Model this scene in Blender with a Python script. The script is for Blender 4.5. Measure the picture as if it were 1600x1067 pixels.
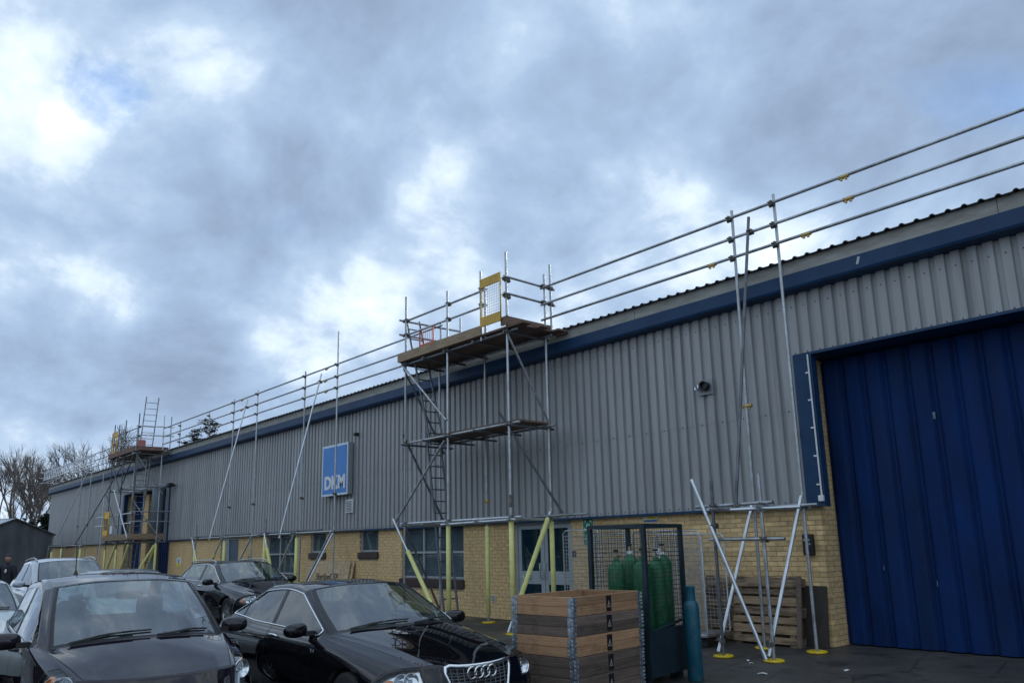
import bpy, bmesh, math, random
import numpy as np
from mathutils import Vector, Matrix
random.seed(7); rng = np.random.default_rng(7)
R = math.radians
S = bpy.context.scene
for o in list(bpy.data.objects): bpy.data.objects.remove(o)
COL = S.collection

# ------------------------------------------------------------------ camera
# world: x along the facade (right in the photo = +x), y into the building, z up; facade base at z = 0, y = 0
EYE = Vector((0.0, -11.2, 1.54)); YAW, PITCH, ROLL = 0.848168, 0.20694, -0.022058
FOC, CY = 1225.2, 593.3
cam_d = bpy.data.cameras.new('camera'); cam = bpy.data.objects.new('camera', cam_d); COL.objects.link(cam)
cam_d.sensor_fit = 'HORIZONTAL'; cam_d.sensor_width = 36.0; cam_d.lens = FOC / 1600 * 36.0
cam_d.shift_y = (CY - 533.5) / 1600.0; cam_d.clip_start = 0.05; cam_d.clip_end = 3000
_f = Vector((-math.sin(YAW) * math.cos(PITCH), math.cos(YAW) * math.cos(PITCH), math.sin(PITCH)))
_r = Vector((math.cos(YAW), math.sin(YAW), 0)); _u = _r.cross(_f)
_r2 = _r * math.cos(ROLL) + _u * math.sin(ROLL); _u2 = -_r * math.sin(ROLL) + _u * math.cos(ROLL)
cam.matrix_world = Matrix(((_r2.x, _u2.x, -_f.x, EYE.x), (_r2.y, _u2.y, -_f.y, EYE.y), (_r2.z, _u2.z, -_f.z, EYE.z), (0, 0, 0, 1)))
S.camera = cam
S.view_settings.view_transform = 'Standard'; S.view_settings.look = 'None'
S.view_settings.gamma = 1.0; S.view_settings.exposure = 0.86; S.view_settings.use_curve_mapping = False
S.render.resolution_x, S.render.resolution_y = 1024, 682

# ------------------------------------------------------------------ world: broken winter cloud over a clear sky
SUN_DIR = Vector((-0.44, 0.82, 0.36)).normalized()
wd = bpy.data.worlds.new('World'); S.world = wd; wd.use_nodes = True
nt = wd.node_tree; nt.nodes.clear()
def N(t, **k):
    n = nt.nodes.new(t)
    for a, b in k.items(): setattr(n, a, b)
    return n
def L(a, b): nt.links.new(a, b)
def MATH(op, a, b=None, c=None, clamp=False):
    n = N('ShaderNodeMath', operation=op); n.use_clamp = clamp
    for i, v in enumerate((a, b, c)):
        if v is None: continue
        if hasattr(v, 'is_linked') or hasattr(v, 'links'): L(v, n.inputs[i])
        else: n.inputs[i].default_value = v
    return n.outputs[0]
def RAMP(fac, stops, interp='EASE'):
    n = N('ShaderNodeValToRGB'); n.color_ramp.interpolation = interp
    e = n.color_ramp.elements
    while len(e) < len(stops): e.new(0.5)
    for el, (p, c) in zip(e, stops):
        el.position = p; el.color = (*c, 1) if len(c) == 3 else c
    L(fac, n.inputs[0]); return n.outputs[0]
tc = N('ShaderNodeTexCoord'); DIRV = tc.outputs['Generated']
sep = N('ShaderNodeSeparateXYZ'); L(DIRV, sep.inputs[0])
zz = MATH('ADD', MATH('MAXIMUM', sep.outputs[2], 0.0), 0.55)
cxy = N('ShaderNodeCombineXYZ'); L(MATH('DIVIDE', sep.outputs[0], zz), cxy.inputs[0]); L(MATH('DIVIDE', sep.outputs[1], zz), cxy.inputs[1])
def NOISE(vec, scale, detail, rough, dist=0.0, off=(0, 0, 0)):
    m = N('ShaderNodeMapping'); m.inputs['Location'].default_value = off; L(vec, m.inputs[0])
    n = N('ShaderNodeTexNoise'); n.inputs['Scale'].default_value = scale; n.inputs['Detail'].default_value = detail
    n.inputs['Roughness'].default_value = rough; n.inputs['Distortion'].default_value = dist
    L(m.outputs[0], n.inputs['Vector']); return n.outputs['Fac']
big = NOISE(cxy.outputs[0], 2.2, 4, 0.5, 0.25, (3.1, 1.7, 0))
mid = NOISE(cxy.outputs[0], 3.9, 10, 0.57, 0.25, (0.4, 6.2, 2))
fine = NOISE(cxy.outputs[0], 17.0, 7, 0.6, 0.15, (7.7, 2.2, 1))
def BLOB(d, cosr0, cosr1):           # soft patch of sky around a direction
    v = N('ShaderNodeVectorMath', operation='DOT_PRODUCT'); nrm = N('ShaderNodeVectorMath', operation='NORMALIZE')
    L(DIRV, nrm.inputs[0]); L(nrm.outputs[0], v.inputs[0]); v.inputs[1].default_value = d
    mr = N('ShaderNodeMapRange', interpolation_type='SMOOTHSTEP'); L(v.outputs['Value'], mr.inputs[0])
    mr.inputs[1].default_value = cosr0; mr.inputs[2].default_value = cosr1; return mr.outputs[0]
def pixdir(x, y):
    d = _f + _r2 * ((x - 800) / FOC) - _u2 * ((y - CY) / FOC); return tuple(d.normalized())
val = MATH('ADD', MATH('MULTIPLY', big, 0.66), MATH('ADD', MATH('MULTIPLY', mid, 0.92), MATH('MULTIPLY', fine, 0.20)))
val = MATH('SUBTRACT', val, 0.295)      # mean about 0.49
for (px, py, r, amp) in (
        (800, 250, 46, -.125),  # darkens the sky in view only; unseen sky left brighter to light the facade
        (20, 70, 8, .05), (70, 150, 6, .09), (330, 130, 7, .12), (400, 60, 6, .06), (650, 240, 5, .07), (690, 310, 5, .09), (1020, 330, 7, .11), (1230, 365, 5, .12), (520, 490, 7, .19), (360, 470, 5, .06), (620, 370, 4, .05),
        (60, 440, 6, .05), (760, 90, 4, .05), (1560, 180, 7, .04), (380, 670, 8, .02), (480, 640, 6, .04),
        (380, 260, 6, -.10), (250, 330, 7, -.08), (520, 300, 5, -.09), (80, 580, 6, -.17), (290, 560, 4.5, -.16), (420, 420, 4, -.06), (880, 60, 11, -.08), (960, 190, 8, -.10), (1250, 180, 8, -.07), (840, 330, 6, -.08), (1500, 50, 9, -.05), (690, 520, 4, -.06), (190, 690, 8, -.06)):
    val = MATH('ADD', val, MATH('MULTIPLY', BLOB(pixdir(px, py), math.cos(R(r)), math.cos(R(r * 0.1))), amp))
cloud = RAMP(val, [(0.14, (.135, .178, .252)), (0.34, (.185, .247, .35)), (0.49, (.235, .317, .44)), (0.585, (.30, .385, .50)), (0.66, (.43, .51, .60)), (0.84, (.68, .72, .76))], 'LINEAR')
sky = N('ShaderNodeTexSky', sky_type='NISHITA'); sky.sun_disc = False
sky.sun_elevation = math.asin(SUN_DIR.z); sky.sun_rotation = math.atan2(SUN_DIR.x, SUN_DIR.y)
sky.air_density = 1.0; sky.dust_density = 0.0; sky.ozone_density = 5.0
rag = MATH('SUBTRACT', 0.5, MATH('ADD', MATH('MULTIPLY', mid, .6), MATH('MULTIPLY', fine, .4)))
hole = MATH('MULTIPLY', MATH('SUBTRACT', MATH('ADD', BLOB(pixdir(168, 148), math.cos(R(3.8)), math.cos(R(.3))), MATH('MULTIPLY', rag, 3.2)), 0.58), 1.6, None, True)
hole = MATH('MULTIPLY', MATH('MULTIPLY', hole, BLOB(pixdir(168, 148), math.cos(R(4.6)), math.cos(R(1.6)))), .8)
hole2 = MATH('MULTIPLY', MATH('MULTIPLY', MATH('SUBTRACT', 0.36, big, None, True), 4.0, None, True), 0.8)
holes = MATH('MAXIMUM', hole, hole2, None, True)
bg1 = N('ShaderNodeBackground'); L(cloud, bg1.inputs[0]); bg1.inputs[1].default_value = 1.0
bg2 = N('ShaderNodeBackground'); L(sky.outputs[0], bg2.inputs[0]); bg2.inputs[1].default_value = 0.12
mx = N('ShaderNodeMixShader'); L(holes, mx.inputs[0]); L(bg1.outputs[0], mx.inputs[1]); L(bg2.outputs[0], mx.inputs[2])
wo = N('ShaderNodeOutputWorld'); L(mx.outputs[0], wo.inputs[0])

# ------------------------------------------------------------------ sun, veiled by cloud, behind the building
sd = bpy.data.lights.new('sun', 'SUN'); sd.energy = 0.9; sd.angle = R(14); sd.color = (1.0, .95, .88)
sun = bpy.data.objects.new('sun', sd); COL.objects.link(sun); sun.location = (-20, 40, 30)
sun.rotation_euler = (-SUN_DIR).to_track_quat('-Z', 'Y').to_euler()
# ------------------------------------------------------------------ helpers
SLOPE = 0.028                                   # the yard falls away from the facade
def gz(y): return SLOPE * max(min(y, 0.0), -14.0)
class MB:
    """collects geometry, builds ONE mesh object"""
    def __init__(s): s.v = []; s.f = []; s.sm = []
    def add(s, vs, fs, smooth=False):
        b = len(s.v); s.v.extend([tuple(v) for v in vs]); s.f.extend([tuple(i + b for i in f) for f in fs]); s.sm.extend([smooth] * len(fs)); return s
    def box(s, c, d, rz=0.0, M=None):
        x, y, z = d[0] / 2, d[1] / 2, d[2] / 2
        vs = [Vector((sx * x, sy * y, sz * z)) for sz in (-1, 1) for sy in (-1, 1) for sx in (-1, 1)]
        m = M if M is not None else Matrix.Rotation(rz, 3, 'Z'); c = Vector(c)
        return s.add([m @ v + c for v in vs], [(0, 2, 3, 1), (4, 5, 7, 6), (0, 1, 5, 4), (2, 6, 7, 3), (0, 4, 6, 2), (1, 3, 7, 5)])
    def bx(s, x0, x1, y0, y1, z0, z1): return s.box(((x0 + x1) / 2, (y0 + y1) / 2, (z0 + z1) / 2), (abs(x1 - x0), abs(y1 - y0), abs(z1 - z0)))
    def tube(s, p0, p1, r, n=8, r1=None, caps=True):
        p0, p1 = Vector(p0), Vector(p1); d = (p1 - p0); r1 = r if r1 is None else r1
        if d.length < 1e-6: return s
        d.normalize(); a = Vector((0, 0, 1)) if abs(d.z) < .9 else Vector((1, 0, 0)); u = d.cross(a).normalized(); w = d.cross(u)
        vs = []
        for p, rr in ((p0, r), (p1, r1)):
            for k in range(n):
                t = 2 * math.pi * k / n; vs.append(p + u * (rr * math.cos(t)) + w * (rr * math.sin(t)))
        s.add(vs, [(k, (k + 1) % n, n + (k + 1) % n, n + k) for k in range(n)], True)
        if caps: s.add(vs, [tuple(range(n - 1, -1, -1)), tuple(range(n, 2 * n))])
        return s
    def path(s, pts, r, n=6, closed=False):
        pts = [Vector(p) for p in pts]; N_ = len(pts); vs = []; prev = None
        for i, p in enumerate(pts):
            if closed: d = pts[(i + 1) % N_] - pts[i - 1]
            else: d = pts[min(i + 1, N_ - 1)] - pts[max(i - 1, 0)]
            d.normalize()
            if prev is None:
                a = Vector((0, 0, 1)) if abs(d.z) < .9 else Vector((1, 0, 0)); u = d.cross(a).normalized()
            else:
                u = (prev - d * prev.dot(d)).normalized()
            prev = u; w = d.cross(u); rr = r[i] if hasattr(r, '__len__') else r
            for k in range(n):
                t = 2 * math.pi * k / n; vs.append(p + u * (rr * math.cos(t)) + w * (rr * math.sin(t)))
        fs = [(i * n + k, i * n + (k + 1) % n, ((i + 1) % N_) * n + (k + 1) % n, ((i + 1) % N_) * n + k) for i in range(N_ if closed else N_ - 1) for k in range(n)]
        s.add(vs, fs, True)
        if not closed: s.add(vs, [tuple(range(n - 1, -1, -1)), tuple(range((N_ - 1) * n, N_ * n))])
        return s
    def lathe(s, prof, n=20, M=None, c=(0, 0, 0), caps=True):
        """profile of (r, z) about z"""
        c = Vector(c); M = M if M is not None else Matrix.Identity(3); vs = []
        for r, z in prof:
            for k in range(n):
                t = 2 * math.pi * k / n; vs.append(M @ Vector((r * math.cos(t), r * math.sin(t), z)) + c)
        m = len(prof)
        s.add(vs, [(i * n + k, i * n + (k + 1) % n, (i + 1) * n + (k + 1) % n, (i + 1) * n + k) for i in range(m - 1) for k in range(n)], True)
        if caps: s.add(vs, [tuple(range(n - 1, -1, -1)), tuple(range((m - 1) * n, m * n))])
        return s
    def prism(s, poly, y0, y1, M=None, c=(0, 0, 0)):
        """polygon in (x, z), extruded along y"""
        c = Vector(c); M = M if M is not None else Matrix.Identity(3); n = len(poly)
        vs = [M @ Vector((x, y0, z)) + c for x, z in poly] + [M @ Vector((x, y1, z)) + c for x, z in poly]
        s.add(vs, [tuple(range(n)), tuple(range(2 * n - 1, n - 1, -1))] + [(k, n + k, n + (k + 1) % n, (k + 1) % n) for k in range(n)]); return s
    def mesh(s, name):
        me = bpy.data.meshes.new(name); me.from_pydata(s.v, [], s.f); me.polygons.foreach_set('use_smooth', s.sm); me.update(); return me
    def build(s, name, mat, parent=None, loc=None):
        return link(name, s.mesh(name), mat, parent, loc)
def link(name, me, mat, parent=None, loc=None, rot=None):
    o = bpy.data.objects.new(name, me); COL.objects.link(o)
    if mat is not None and not me.materials: me.materials.append(mat)
    if parent is not None: o.parent = parent
    if loc is not None: o.location = loc
    if rot is not None: o.rotation_euler = rot
    return o
def thing(name, label, cat, loc=(0, 0, 0), rz=0.0, group=None):
    o = bpy.data.objects.new(name, None); COL.objects.link(o); o.location = loc; o.rotation_euler = (0, 0, rz); o.empty_display_size = 0.2
    return tag(o, label, cat, group)
def tag(o, label, cat, group=None):
    o['label'] = label; o['category'] = cat
    if group: o['group'] = group
    return o
def struct(o): o['kind'] = 'structure'; return o
def stuff(o): o['kind'] = 'stuff'; return o
def bevel(o, w=0.01, seg=2, ang=40):
    m = o.modifiers.new('bevel', 'BEVEL'); m.width = w; m.segments = seg; m.limit_method = 'ANGLE'; m.angle_limit = R(ang); return o
def text_mesh(txt, size, extrude=0.002, offset=0.0, align='CENTER'):
    cu = bpy.data.curves.new('lettering', 'FONT'); cu.body = txt; cu.size = size; cu.extrude = extrude; cu.offset = offset; cu.align_x = align; cu.align_y = 'CENTER'; cu.resolution_u = 3
    ob = bpy.data.objects.new('lettering', cu); COL.objects.link(ob)
    dg = bpy.context.evaluated_depsgraph_get(); me = bpy.data.meshes.new_from_object(ob.evaluated_get(dg)); bpy.data.objects.remove(ob); me.materials.clear(); return me

# ------------------------------------------------------------------ materials
MATS = {}
def mat(name, col, rough=0.6, metal=0.0, var=0.0, vscale=4.0, bump=0.0, bscale=40.0, coat=0.0, spec=0.5, col2=None, stretch=(1, 1, 1), objvar=0.0, emit=None, detail=5, rvar=0.0, contrast=(.35, .65), world=False, streak=None):
    if name in MATS: return MATS[name]
    m = bpy.data.materials.new(name); m.use_nodes = True; t = m.node_tree; b = t.nodes['Principled BSDF']
    b.inputs['Base Color'].default_value = (*col, 1); b.inputs['Roughness'].default_value = rough; b.inputs['Metallic'].default_value = metal
    b.inputs['Coat Weight'].default_value = coat; b.inputs['Coat Roughness'].default_value = 0.03; b.inputs['Specular IOR Level'].default_value = spec
    tcn = t.nodes.new('ShaderNodeTexCoord'); mp = t.nodes.new('ShaderNodeMapping'); mp.inputs['Scale'].default_value = stretch; geo = t.nodes.new('ShaderNodeNewGeometry') if world else None
    t.links.new(geo.outputs['Position'] if world else tcn.outputs['Object'], mp.inputs[0])
    colsock = None
    if var > 0 or col2 is not None:
        nz = t.nodes.new('ShaderNodeTexNoise'); nz.inputs['Scale'].default_value = vscale; nz.inputs['Detail'].default_value = detail; nz.inputs['Roughness'].default_value = 0.6; t.links.new(mp.outputs[0], nz.inputs['Vector'])
        rp = t.nodes.new('ShaderNodeValToRGB'); e = rp.color_ramp.elements; e[0].position, e[1].position = contrast
        c2 = col2 if col2 is not None else tuple(min(1, x * (1 + var)) for x in col); c1 = col if col2 is not None else tuple(x * (1 - var) for x in col)
        e[0].color = (*c1, 1); e[1].color = (*c2, 1); t.links.new(nz.outputs['Fac'], rp.inputs[0]); colsock = rp.outputs[0]
        if rvar > 0:
            mr = t.nodes.new('ShaderNodeMapRange'); mr.inputs[3].default_value = max(0.02, rough - rvar); mr.inputs[4].default_value = min(1, rough + rvar); mr.inputs[1].default_value = .3; mr.inputs[2].default_value = .7
            t.links.new(nz.outputs['Fac'], mr.inputs[0]); t.links.new(mr.outputs[0], b.inputs['Roughness'])
    if streak:      # rain streaks and grime: (strength, scale, vertical squash, colour)
        m3 = t.nodes.new('ShaderNodeMapping'); m3.inputs['Scale'].default_value = (1, 1, streak[2]); t.links.new(geo.outputs['Position'] if world else tcn.outputs['Object'], m3.inputs[0])
        n3 = t.nodes.new('ShaderNodeTexNoise'); n3.inputs['Scale'].default_value = streak[1]; n3.inputs['Detail'].default_value = 7; n3.inputs['Roughness'].default_value = .65; t.links.new(m3.outputs[0], n3.inputs['Vector'])
        r3 = t.nodes.new('ShaderNodeMapRange'); r3.inputs[1].default_value = .50; r3.inputs[2].default_value = .78; r3.inputs[4].default_value = streak[0]; t.links.new(n3.outputs['Fac'], r3.inputs[0])
        mc = t.nodes.new('ShaderNodeMixRGB'); t.links.new(r3.outputs[0], mc.inputs[0]); mc.inputs[2].default_value = (*streak[3], 1)
        if colsock is not None: t.links.new(colsock, mc.inputs[1])
        else: mc.inputs[1].default_value = (*col, 1)
        colsock = mc.outputs[0]
    if objvar > 0:
        oi = t.nodes.new('ShaderNodeObjectInfo'); hs = t.nodes.new('ShaderNodeHueSaturation')
        mr = t.nodes.new('ShaderNodeMapRange'); mr.inputs[3].default_value = 1 - objvar; mr.inputs[4].default_value = 1 + objvar; t.links.new(oi.outputs['Random'], mr.inputs[0]); t.links.new(mr.outputs[0], hs.inputs['Value'])
        if colsock is not None: t.links.new(colsock, hs.inputs['Color'])
        else: hs.inputs['Color'].default_value = (*col, 1)
        colsock = hs.outputs[0]
    if colsock is not None: t.links.new(colsock, b.inputs['Base Color'])
    if bump > 0:
        nz2 = t.nodes.new('ShaderNodeTexNoise'); nz2.inputs['Scale'].default_value = bscale; nz2.inputs['Detail'].default_value = 4; t.links.new(mp.outputs[0], nz2.inputs['Vector'])
        bp = t.nodes.new('ShaderNodeBump'); bp.inputs['Strength'].default_value = bump; bp.inputs['Distance'].default_value = 0.01; t.links.new(nz2.outputs['Fac'], bp.inputs['Height']); t.links.new(bp.outputs[0], b.inputs['Normal'])
    if emit: b.inputs['Emission Color'].default_value = (*emit, 1); b.inputs['Emission Strength'].default_value = 1.0
    MATS[name] = m; return m
def glass(name, tint=(.5, .55, .55), ior=1.7, rough=0.02, haze=0.0, hazecol=(.3, .36, .4), cap=0.9):
    if name in MATS: return MATS[name]
    m = bpy.data.materials.new(name); m.use_nodes = True; t = m.node_tree; t.nodes.clear()
    tr = t.nodes.new('ShaderNodeBsdfTransparent'); tr.inputs[0].default_value = (*tint, 1)
    gl = t.nodes.new('ShaderNodeBsdfGlossy'); gl.inputs['Roughness'].default_value = rough; gl.inputs[0].default_value = (.95, .97, 1, 1)
    # Schlick reflectance, the same from both sides of the pane
    f0 = ((ior - 1) / (ior + 1)) ** 2; lw = t.nodes.new('ShaderNodeLayerWeight'); lw.inputs[0].default_value = .5
    pw = t.nodes.new('ShaderNodeMath'); pw.operation = 'POWER'; pw.inputs[1].default_value = 5.0; t.links.new(lw.outputs['Facing'], pw.inputs[0])
    fr = t.nodes.new('ShaderNodeMath'); fr.operation = 'MULTIPLY_ADD'; fr.inputs[1].default_value = 1 - f0; fr.inputs[2].default_value = f0; t.links.new(pw.outputs[0], fr.inputs[0])
    mn = t.nodes.new('ShaderNodeMath'); mn.operation = 'MINIMUM'; mn.inputs[1].default_value = cap; t.links.new(fr.outputs[0], mn.inputs[0])
    mx = t.nodes.new('ShaderNodeMixShader'); t.links.new(mn.outputs[0], mx.inputs[0])
    base = tr.outputs[0]
    if haze > 0:
        df = t.nodes.new('ShaderNodeBsdfDiffuse'); df.inputs[0].default_value = (*hazecol, 1)
        m2 = t.nodes.new('ShaderNodeMixShader'); m2.inputs[0].default_value = haze; t.links.new(tr.outputs[0], m2.inputs[1]); t.links.new(df.outputs[0], m2.inputs[2]); base = m2.outputs[0]
    t.links.new(base, mx.inputs[1]); t.links.new(gl.outputs[0], mx.inputs[2])
    o = t.nodes.new('ShaderNodeOutputMaterial'); t.links.new(mx.outputs[0], o.inputs[0]); MATS[name] = m; return m

M_CLAD = mat('grey coated steel', (.318, .330, .334), .48, var=.08, vscale=.9, stretch=(1, 1, .25), bump=.03, bscale=8, world=True, objvar=.035, streak=(.75, 5.0, .05, (.13, .14, .145)))
M_NAVY = mat('navy coated steel', (.008, .042, .110), .5, var=.12, spec=.3, vscale=3, world=True, streak=(.5, 3, .2, (.03, .05, .09)))
M_BLUE = mat('blue door steel', (.0012, .021, .098), .7, var=.30, spec=.2, world=True, streak=(.55, 2.2, .12, (.020, .038, .075)), vscale=2.5, stretch=(1, 1, .3), rvar=.12)
M_BRICK = mat('buff brick', (.71, .50, .245), .9, var=.16, world=True, streak=(.45, 1.6, .6, (.30, .22, .13)), vscale=9, bump=.3, bscale=120, objvar=.2)
M_BRICKS = mat('buff brick courses', (.71, .50, .245), .9, var=.24, world=True, streak=(.45, 1.6, .6, (.30, .22, .13)), vscale=14, bump=.25, bscale=120)
M_MORTAR = mat('mortar', (.40, .32, .21), .95, var=.2, vscale=20)
M_SILL = mat('brown sill tile', (.045, .025, .022), .5, var=.2, vscale=8)
M_GALV = mat('galvanised tube', (.40, .43, .45), .42, .75, var=.22, vscale=7, rvar=.12, bump=.05, bscale=60, objvar=.22, streak=(.5, 9, .35, (.20, .17, .14)))
M_GALVB = mat('bright galvanised tube', (.62, .66, .70), .35, .75, var=.12, vscale=6)
M_DARKT = mat('dark weathered tube', (.14, .15, .165), .55, .55, var=.25, vscale=6)
M_COUP = mat('steel coupler', (.16, .155, .14), .55, .6, var=.4, vscale=12)
M_COUPY = mat('passivated coupler', (.42, .30, .11), .5, .5, var=.35, vscale=14)
M_FOAM = mat('yellow foam sleeve', (.76, .75, .29), .85, var=.07, vscale=8, bump=.5, bscale=14, streak=(.4, 10, 1, (.42, .40, .24)))
M_YELLOW = mat('yellow plastic', (.72, .52, .02), .5, var=.15, vscale=10)
M_GATEY = mat('ochre gate paint', (.55, .33, .03), .45, var=.15, vscale=8)
M_BOARD = mat('scaffold board', (.20, .145, .095), .85, col2=(.36, .27, .17), vscale=5, stretch=(.6, 8, 8), bump=.2, bscale=40, objvar=.15)
M_BOARDU = mat('weathered board', (.11, .07, .055), .9, col2=(.22, .145, .105), vscale=5, stretch=(.6, 8, 8), bump=.2, bscale=40, objvar=.2)
M_ALU = mat('aluminium frame', (.42, .44, .45), .4, .5, var=.08, vscale=5)
M_WHITE = mat('white paint', (.72, .74, .76), .5, var=.05)
M_BLACK = mat('black plastic', (.012, .012, .013), .45)
M_RUB = mat('rubber', (.014, .014, .015), .75)
M_ROOF = mat('fibre cement roof', (.10, .11, .12), .85, var=.3, vscale=6, bump=.2, bscale=50)
M_GUTTER = mat('weathered concrete eaves', (.27, .27, .245), .9, col2=(.38, .385, .36), vscale=3, stretch=(1, 4, 4), bump=.1, bscale=30)
M_DARKIN = mat('dark interior', (.02, .022, .025), .9)
# ------------------------------------------------------------------ ground
def ground_mat():
    m = bpy.data.materials.new('damp asphalt'); m.use_nodes = True; t = m.node_tree; b = t.nodes['Principled BSDF']
    tcn = t.nodes.new('ShaderNodeTexCoord')
    def nz(s, d, r=.6):
        n = t.nodes.new('ShaderNodeTexNoise'); n.inputs['Scale'].default_value = s; n.inputs['Detail'].default_value = d; n.inputs['Roughness'].default_value = r; t.links.new(tcn.outputs['Object'], n.inputs['Vector']); return n.outputs['Fac']
    a, g = nz(.8, 6), nz(90, 3)
    rp = t.nodes.new('ShaderNodeValToRGB'); e = rp.color_ramp.elements; e[0].position, e[1].position = .3, .7; e[0].color = (.030, .030, .030, 1); e[1].color = (.090, .087, .082, 1); t.links.new(a, rp.inputs[0])
    mxc = t.nodes.new('ShaderNodeMixRGB'); mxc.blend_type = 'MULTIPLY'; mxc.inputs[0].default_value = .7; t.links.new(rp.outputs[0], mxc.inputs[1])
    rp2 = t.nodes.new('ShaderNodeValToRGB'); e = rp2.color_ramp.elements; e[0].position, e[1].position = .3, .7; e[0].color = (.45, .45, .45, 1); e[1].color = (1.5, 1.5, 1.5, 1); t.links.new(g, rp2.inputs[0]); t.links.new(rp2.outputs[0], mxc.inputs[2])
    wv = t.nodes.new('ShaderNodeMixRGB'); wv.inputs[0].default_value = .12; t.links.new(tcn.outputs['Object'], wv.inputs[1]); nw = t.nodes.new('ShaderNodeTexNoise'); nw.inputs['Scale'].default_value = 1.5; t.links.new(tcn.outputs['Object'], nw.inputs['Vector']); t.links.new(nw.outputs['Color'], wv.inputs[2])
    vo = t.nodes.new('ShaderNodeTexVoronoi'); vo.feature = 'DISTANCE_TO_EDGE'; vo.inputs['Scale'].default_value = .75; t.links.new(wv.outputs[0], vo.inputs['Vector'])
    cr_ = t.nodes.new('ShaderNodeMapRange'); cr_.inputs[1].default_value = .0; cr_.inputs[2].default_value = .012; cr_.inputs[3].default_value = .35; cr_.inputs[4].default_value = 1.0; t.links.new(vo.outputs['Distance'], cr_.inputs[0])
    st = t.nodes.new('ShaderNodeMapRange'); st.inputs[1].default_value = .58; st.inputs[2].default_value = .66; st.inputs[3].default_value = 1.0; st.inputs[4].default_value = .45; t.links.new(nz(2.2, 3), st.inputs[0])
    mm_ = t.nodes.new('ShaderNodeMath'); mm_.operation = 'MULTIPLY'; t.links.new(cr_.outputs[0], mm_.inputs[0]); t.links.new(st.outputs[0], mm_.inputs[1])
    mx3 = t.nodes.new('ShaderNodeMixRGB'); mx3.blend_type = 'MULTIPLY'; mx3.inputs[0].default_value = 1.0; t.links.new(mxc.outputs[0], mx3.inputs[1]); t.links.new(mm_.outputs[0], mx3.inputs[2])
    t.links.new(mx3.outputs[0], b.inputs['Base Color'])
    mr = t.nodes.new('ShaderNodeMapRange'); mr.inputs[1].default_value = .35; mr.inputs[2].default_value = .65; mr.inputs[3].default_value = .30; mr.inputs[4].default_value = .85; t.links.new(nz(.55, 4), mr.inputs[0]); t.links.new(mr.outputs[0], b.inputs['Roughness'])
    bp = t.nodes.new('ShaderNodeBump'); bp.inputs['Strength'].default_value = .5; bp.inputs['Distance'].default_value = .006; t.links.new(g, bp.inputs['Height']); t.links.new(bp.outputs[0], b.inputs['Normal'])
    return m
gm = MB(); ys = [-600, -14, 0, 600]; xs = [-700, -60, 20, 500]
gm.add([(x, y, gz(y)) for y in ys for x in xs], [(j * 4 + i, j * 4 + i + 1, j * 4 + i + 5, j * 4 + i + 4) for j in range(3) for i in range(3)])
struct(gm.build('ground', ground_mat()))

# ------------------------------------------------------------------ the industrial building
X0, X1 = -56.8, 8.0                 # ends of the facade
CY_ = -0.10                         # plane of the cladding
ZB, ZT = 2.02, 5.42                 # cladding from / to
DR0, DR1, DRZ = -5.85, 0.6, 4.28    # near roller door opening
DL0, DL1 = -41.0, -34.5             # far door opening
BLD = thing('industrial_building', 'long grey corrugated steel unit on a buff brick base with navy fascia', 'building')
class _Multi:
    def __init__(s): s.m = [MB(), MB(), MB()]
    def bx(s, x0, x1, *a): return s.m[wall_ix((x0 + x1) / 2)].bx(x0, x1, *a)
def wall_ix(x): return 0 if x < -38 else (1 if x < -3 else 2)
bw = _Multi()
OPEN = [(DR0, DR1, 0, 9), (DL0, DL1, 0, 9), (-28.9, -27.3, 0, 1.98), (-26.45, -26.1, .75, 1.3), (-25.0, -22.9, .58, 3), (-21.95, -21.0, 1.25, 3), (-19.1, -18.15, 1.25, 3), (-17.05, -14.5, .58, 3), (-12.75, -11.05, 0, 3)]
# mortar core, cut round the openings
cuts = sorted(set([X0, X1] + [v for o in OPEN for v in o[:2]]))
for a, b in zip(cuts[:-1], cuts[1:]):
    c = (a + b) / 2; zr = [(0, ZB + .06)]
    for o in OPEN:
        if o[0] < c < o[1]:
            zr = ([(0, o[2])] if o[2] > 0 else []) + ([(o[3], ZB + .06)] if o[3] < ZB else [])
    e0 = .008 if any(abs(a - o[1]) < 1e-6 for o in OPEN) else 0; e1 = .008 if any(abs(b - o[0]) < 1e-6 for o in OPEN) else 0
    for z0, z1 in zr: bw.bx(a + e0, b - e1, 0.008, 0.22, z0 - .3 if z0 == 0 else z0, z1)
# jambs of the doors: brick returns
def jamb(x, y1, z1, sgn): bw.bx(x - .22 if sgn > 0 else x + .008, x - .008 if sgn > 0 else x + .22, .221, y1, -.3, z1)
jamb(DR0, .75, DRZ, 1); jamb(DR1, .75, DRZ, -1); jamb(DL0, .75, DRZ, 1); jamb(DL1, .75, DRZ, -1)
bw.bx(DR0 - .22, DR0 - .008, .03, .22, ZB + .06, DRZ); bw.bx(DL0 - .22, DL0 - .008, .03, .22, ZB + .06, DRZ)
WALLS = [q.build('brick_wall', M_MORTAR, BLD) for q in bw.m]; WALL = WALLS[1]
for q, lb_ in zip(WALLS, ('short brick base wall beyond the far blue door', 'long buff brick base wall between the two blue doors', 'brick base wall right of the near blue door')): q['label'] = lb_
LB, HB, J = .215, .065, .010
bricks = []   # (centre, length, axis)
def covered(x0, x1, z0, z1):
    for o in OPEN:
        if x1 > o[0] + .005 and x0 < o[1] - .005 and z1 > o[2] + .005 and z0 < o[3] - .005: return o
    return None
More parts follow.
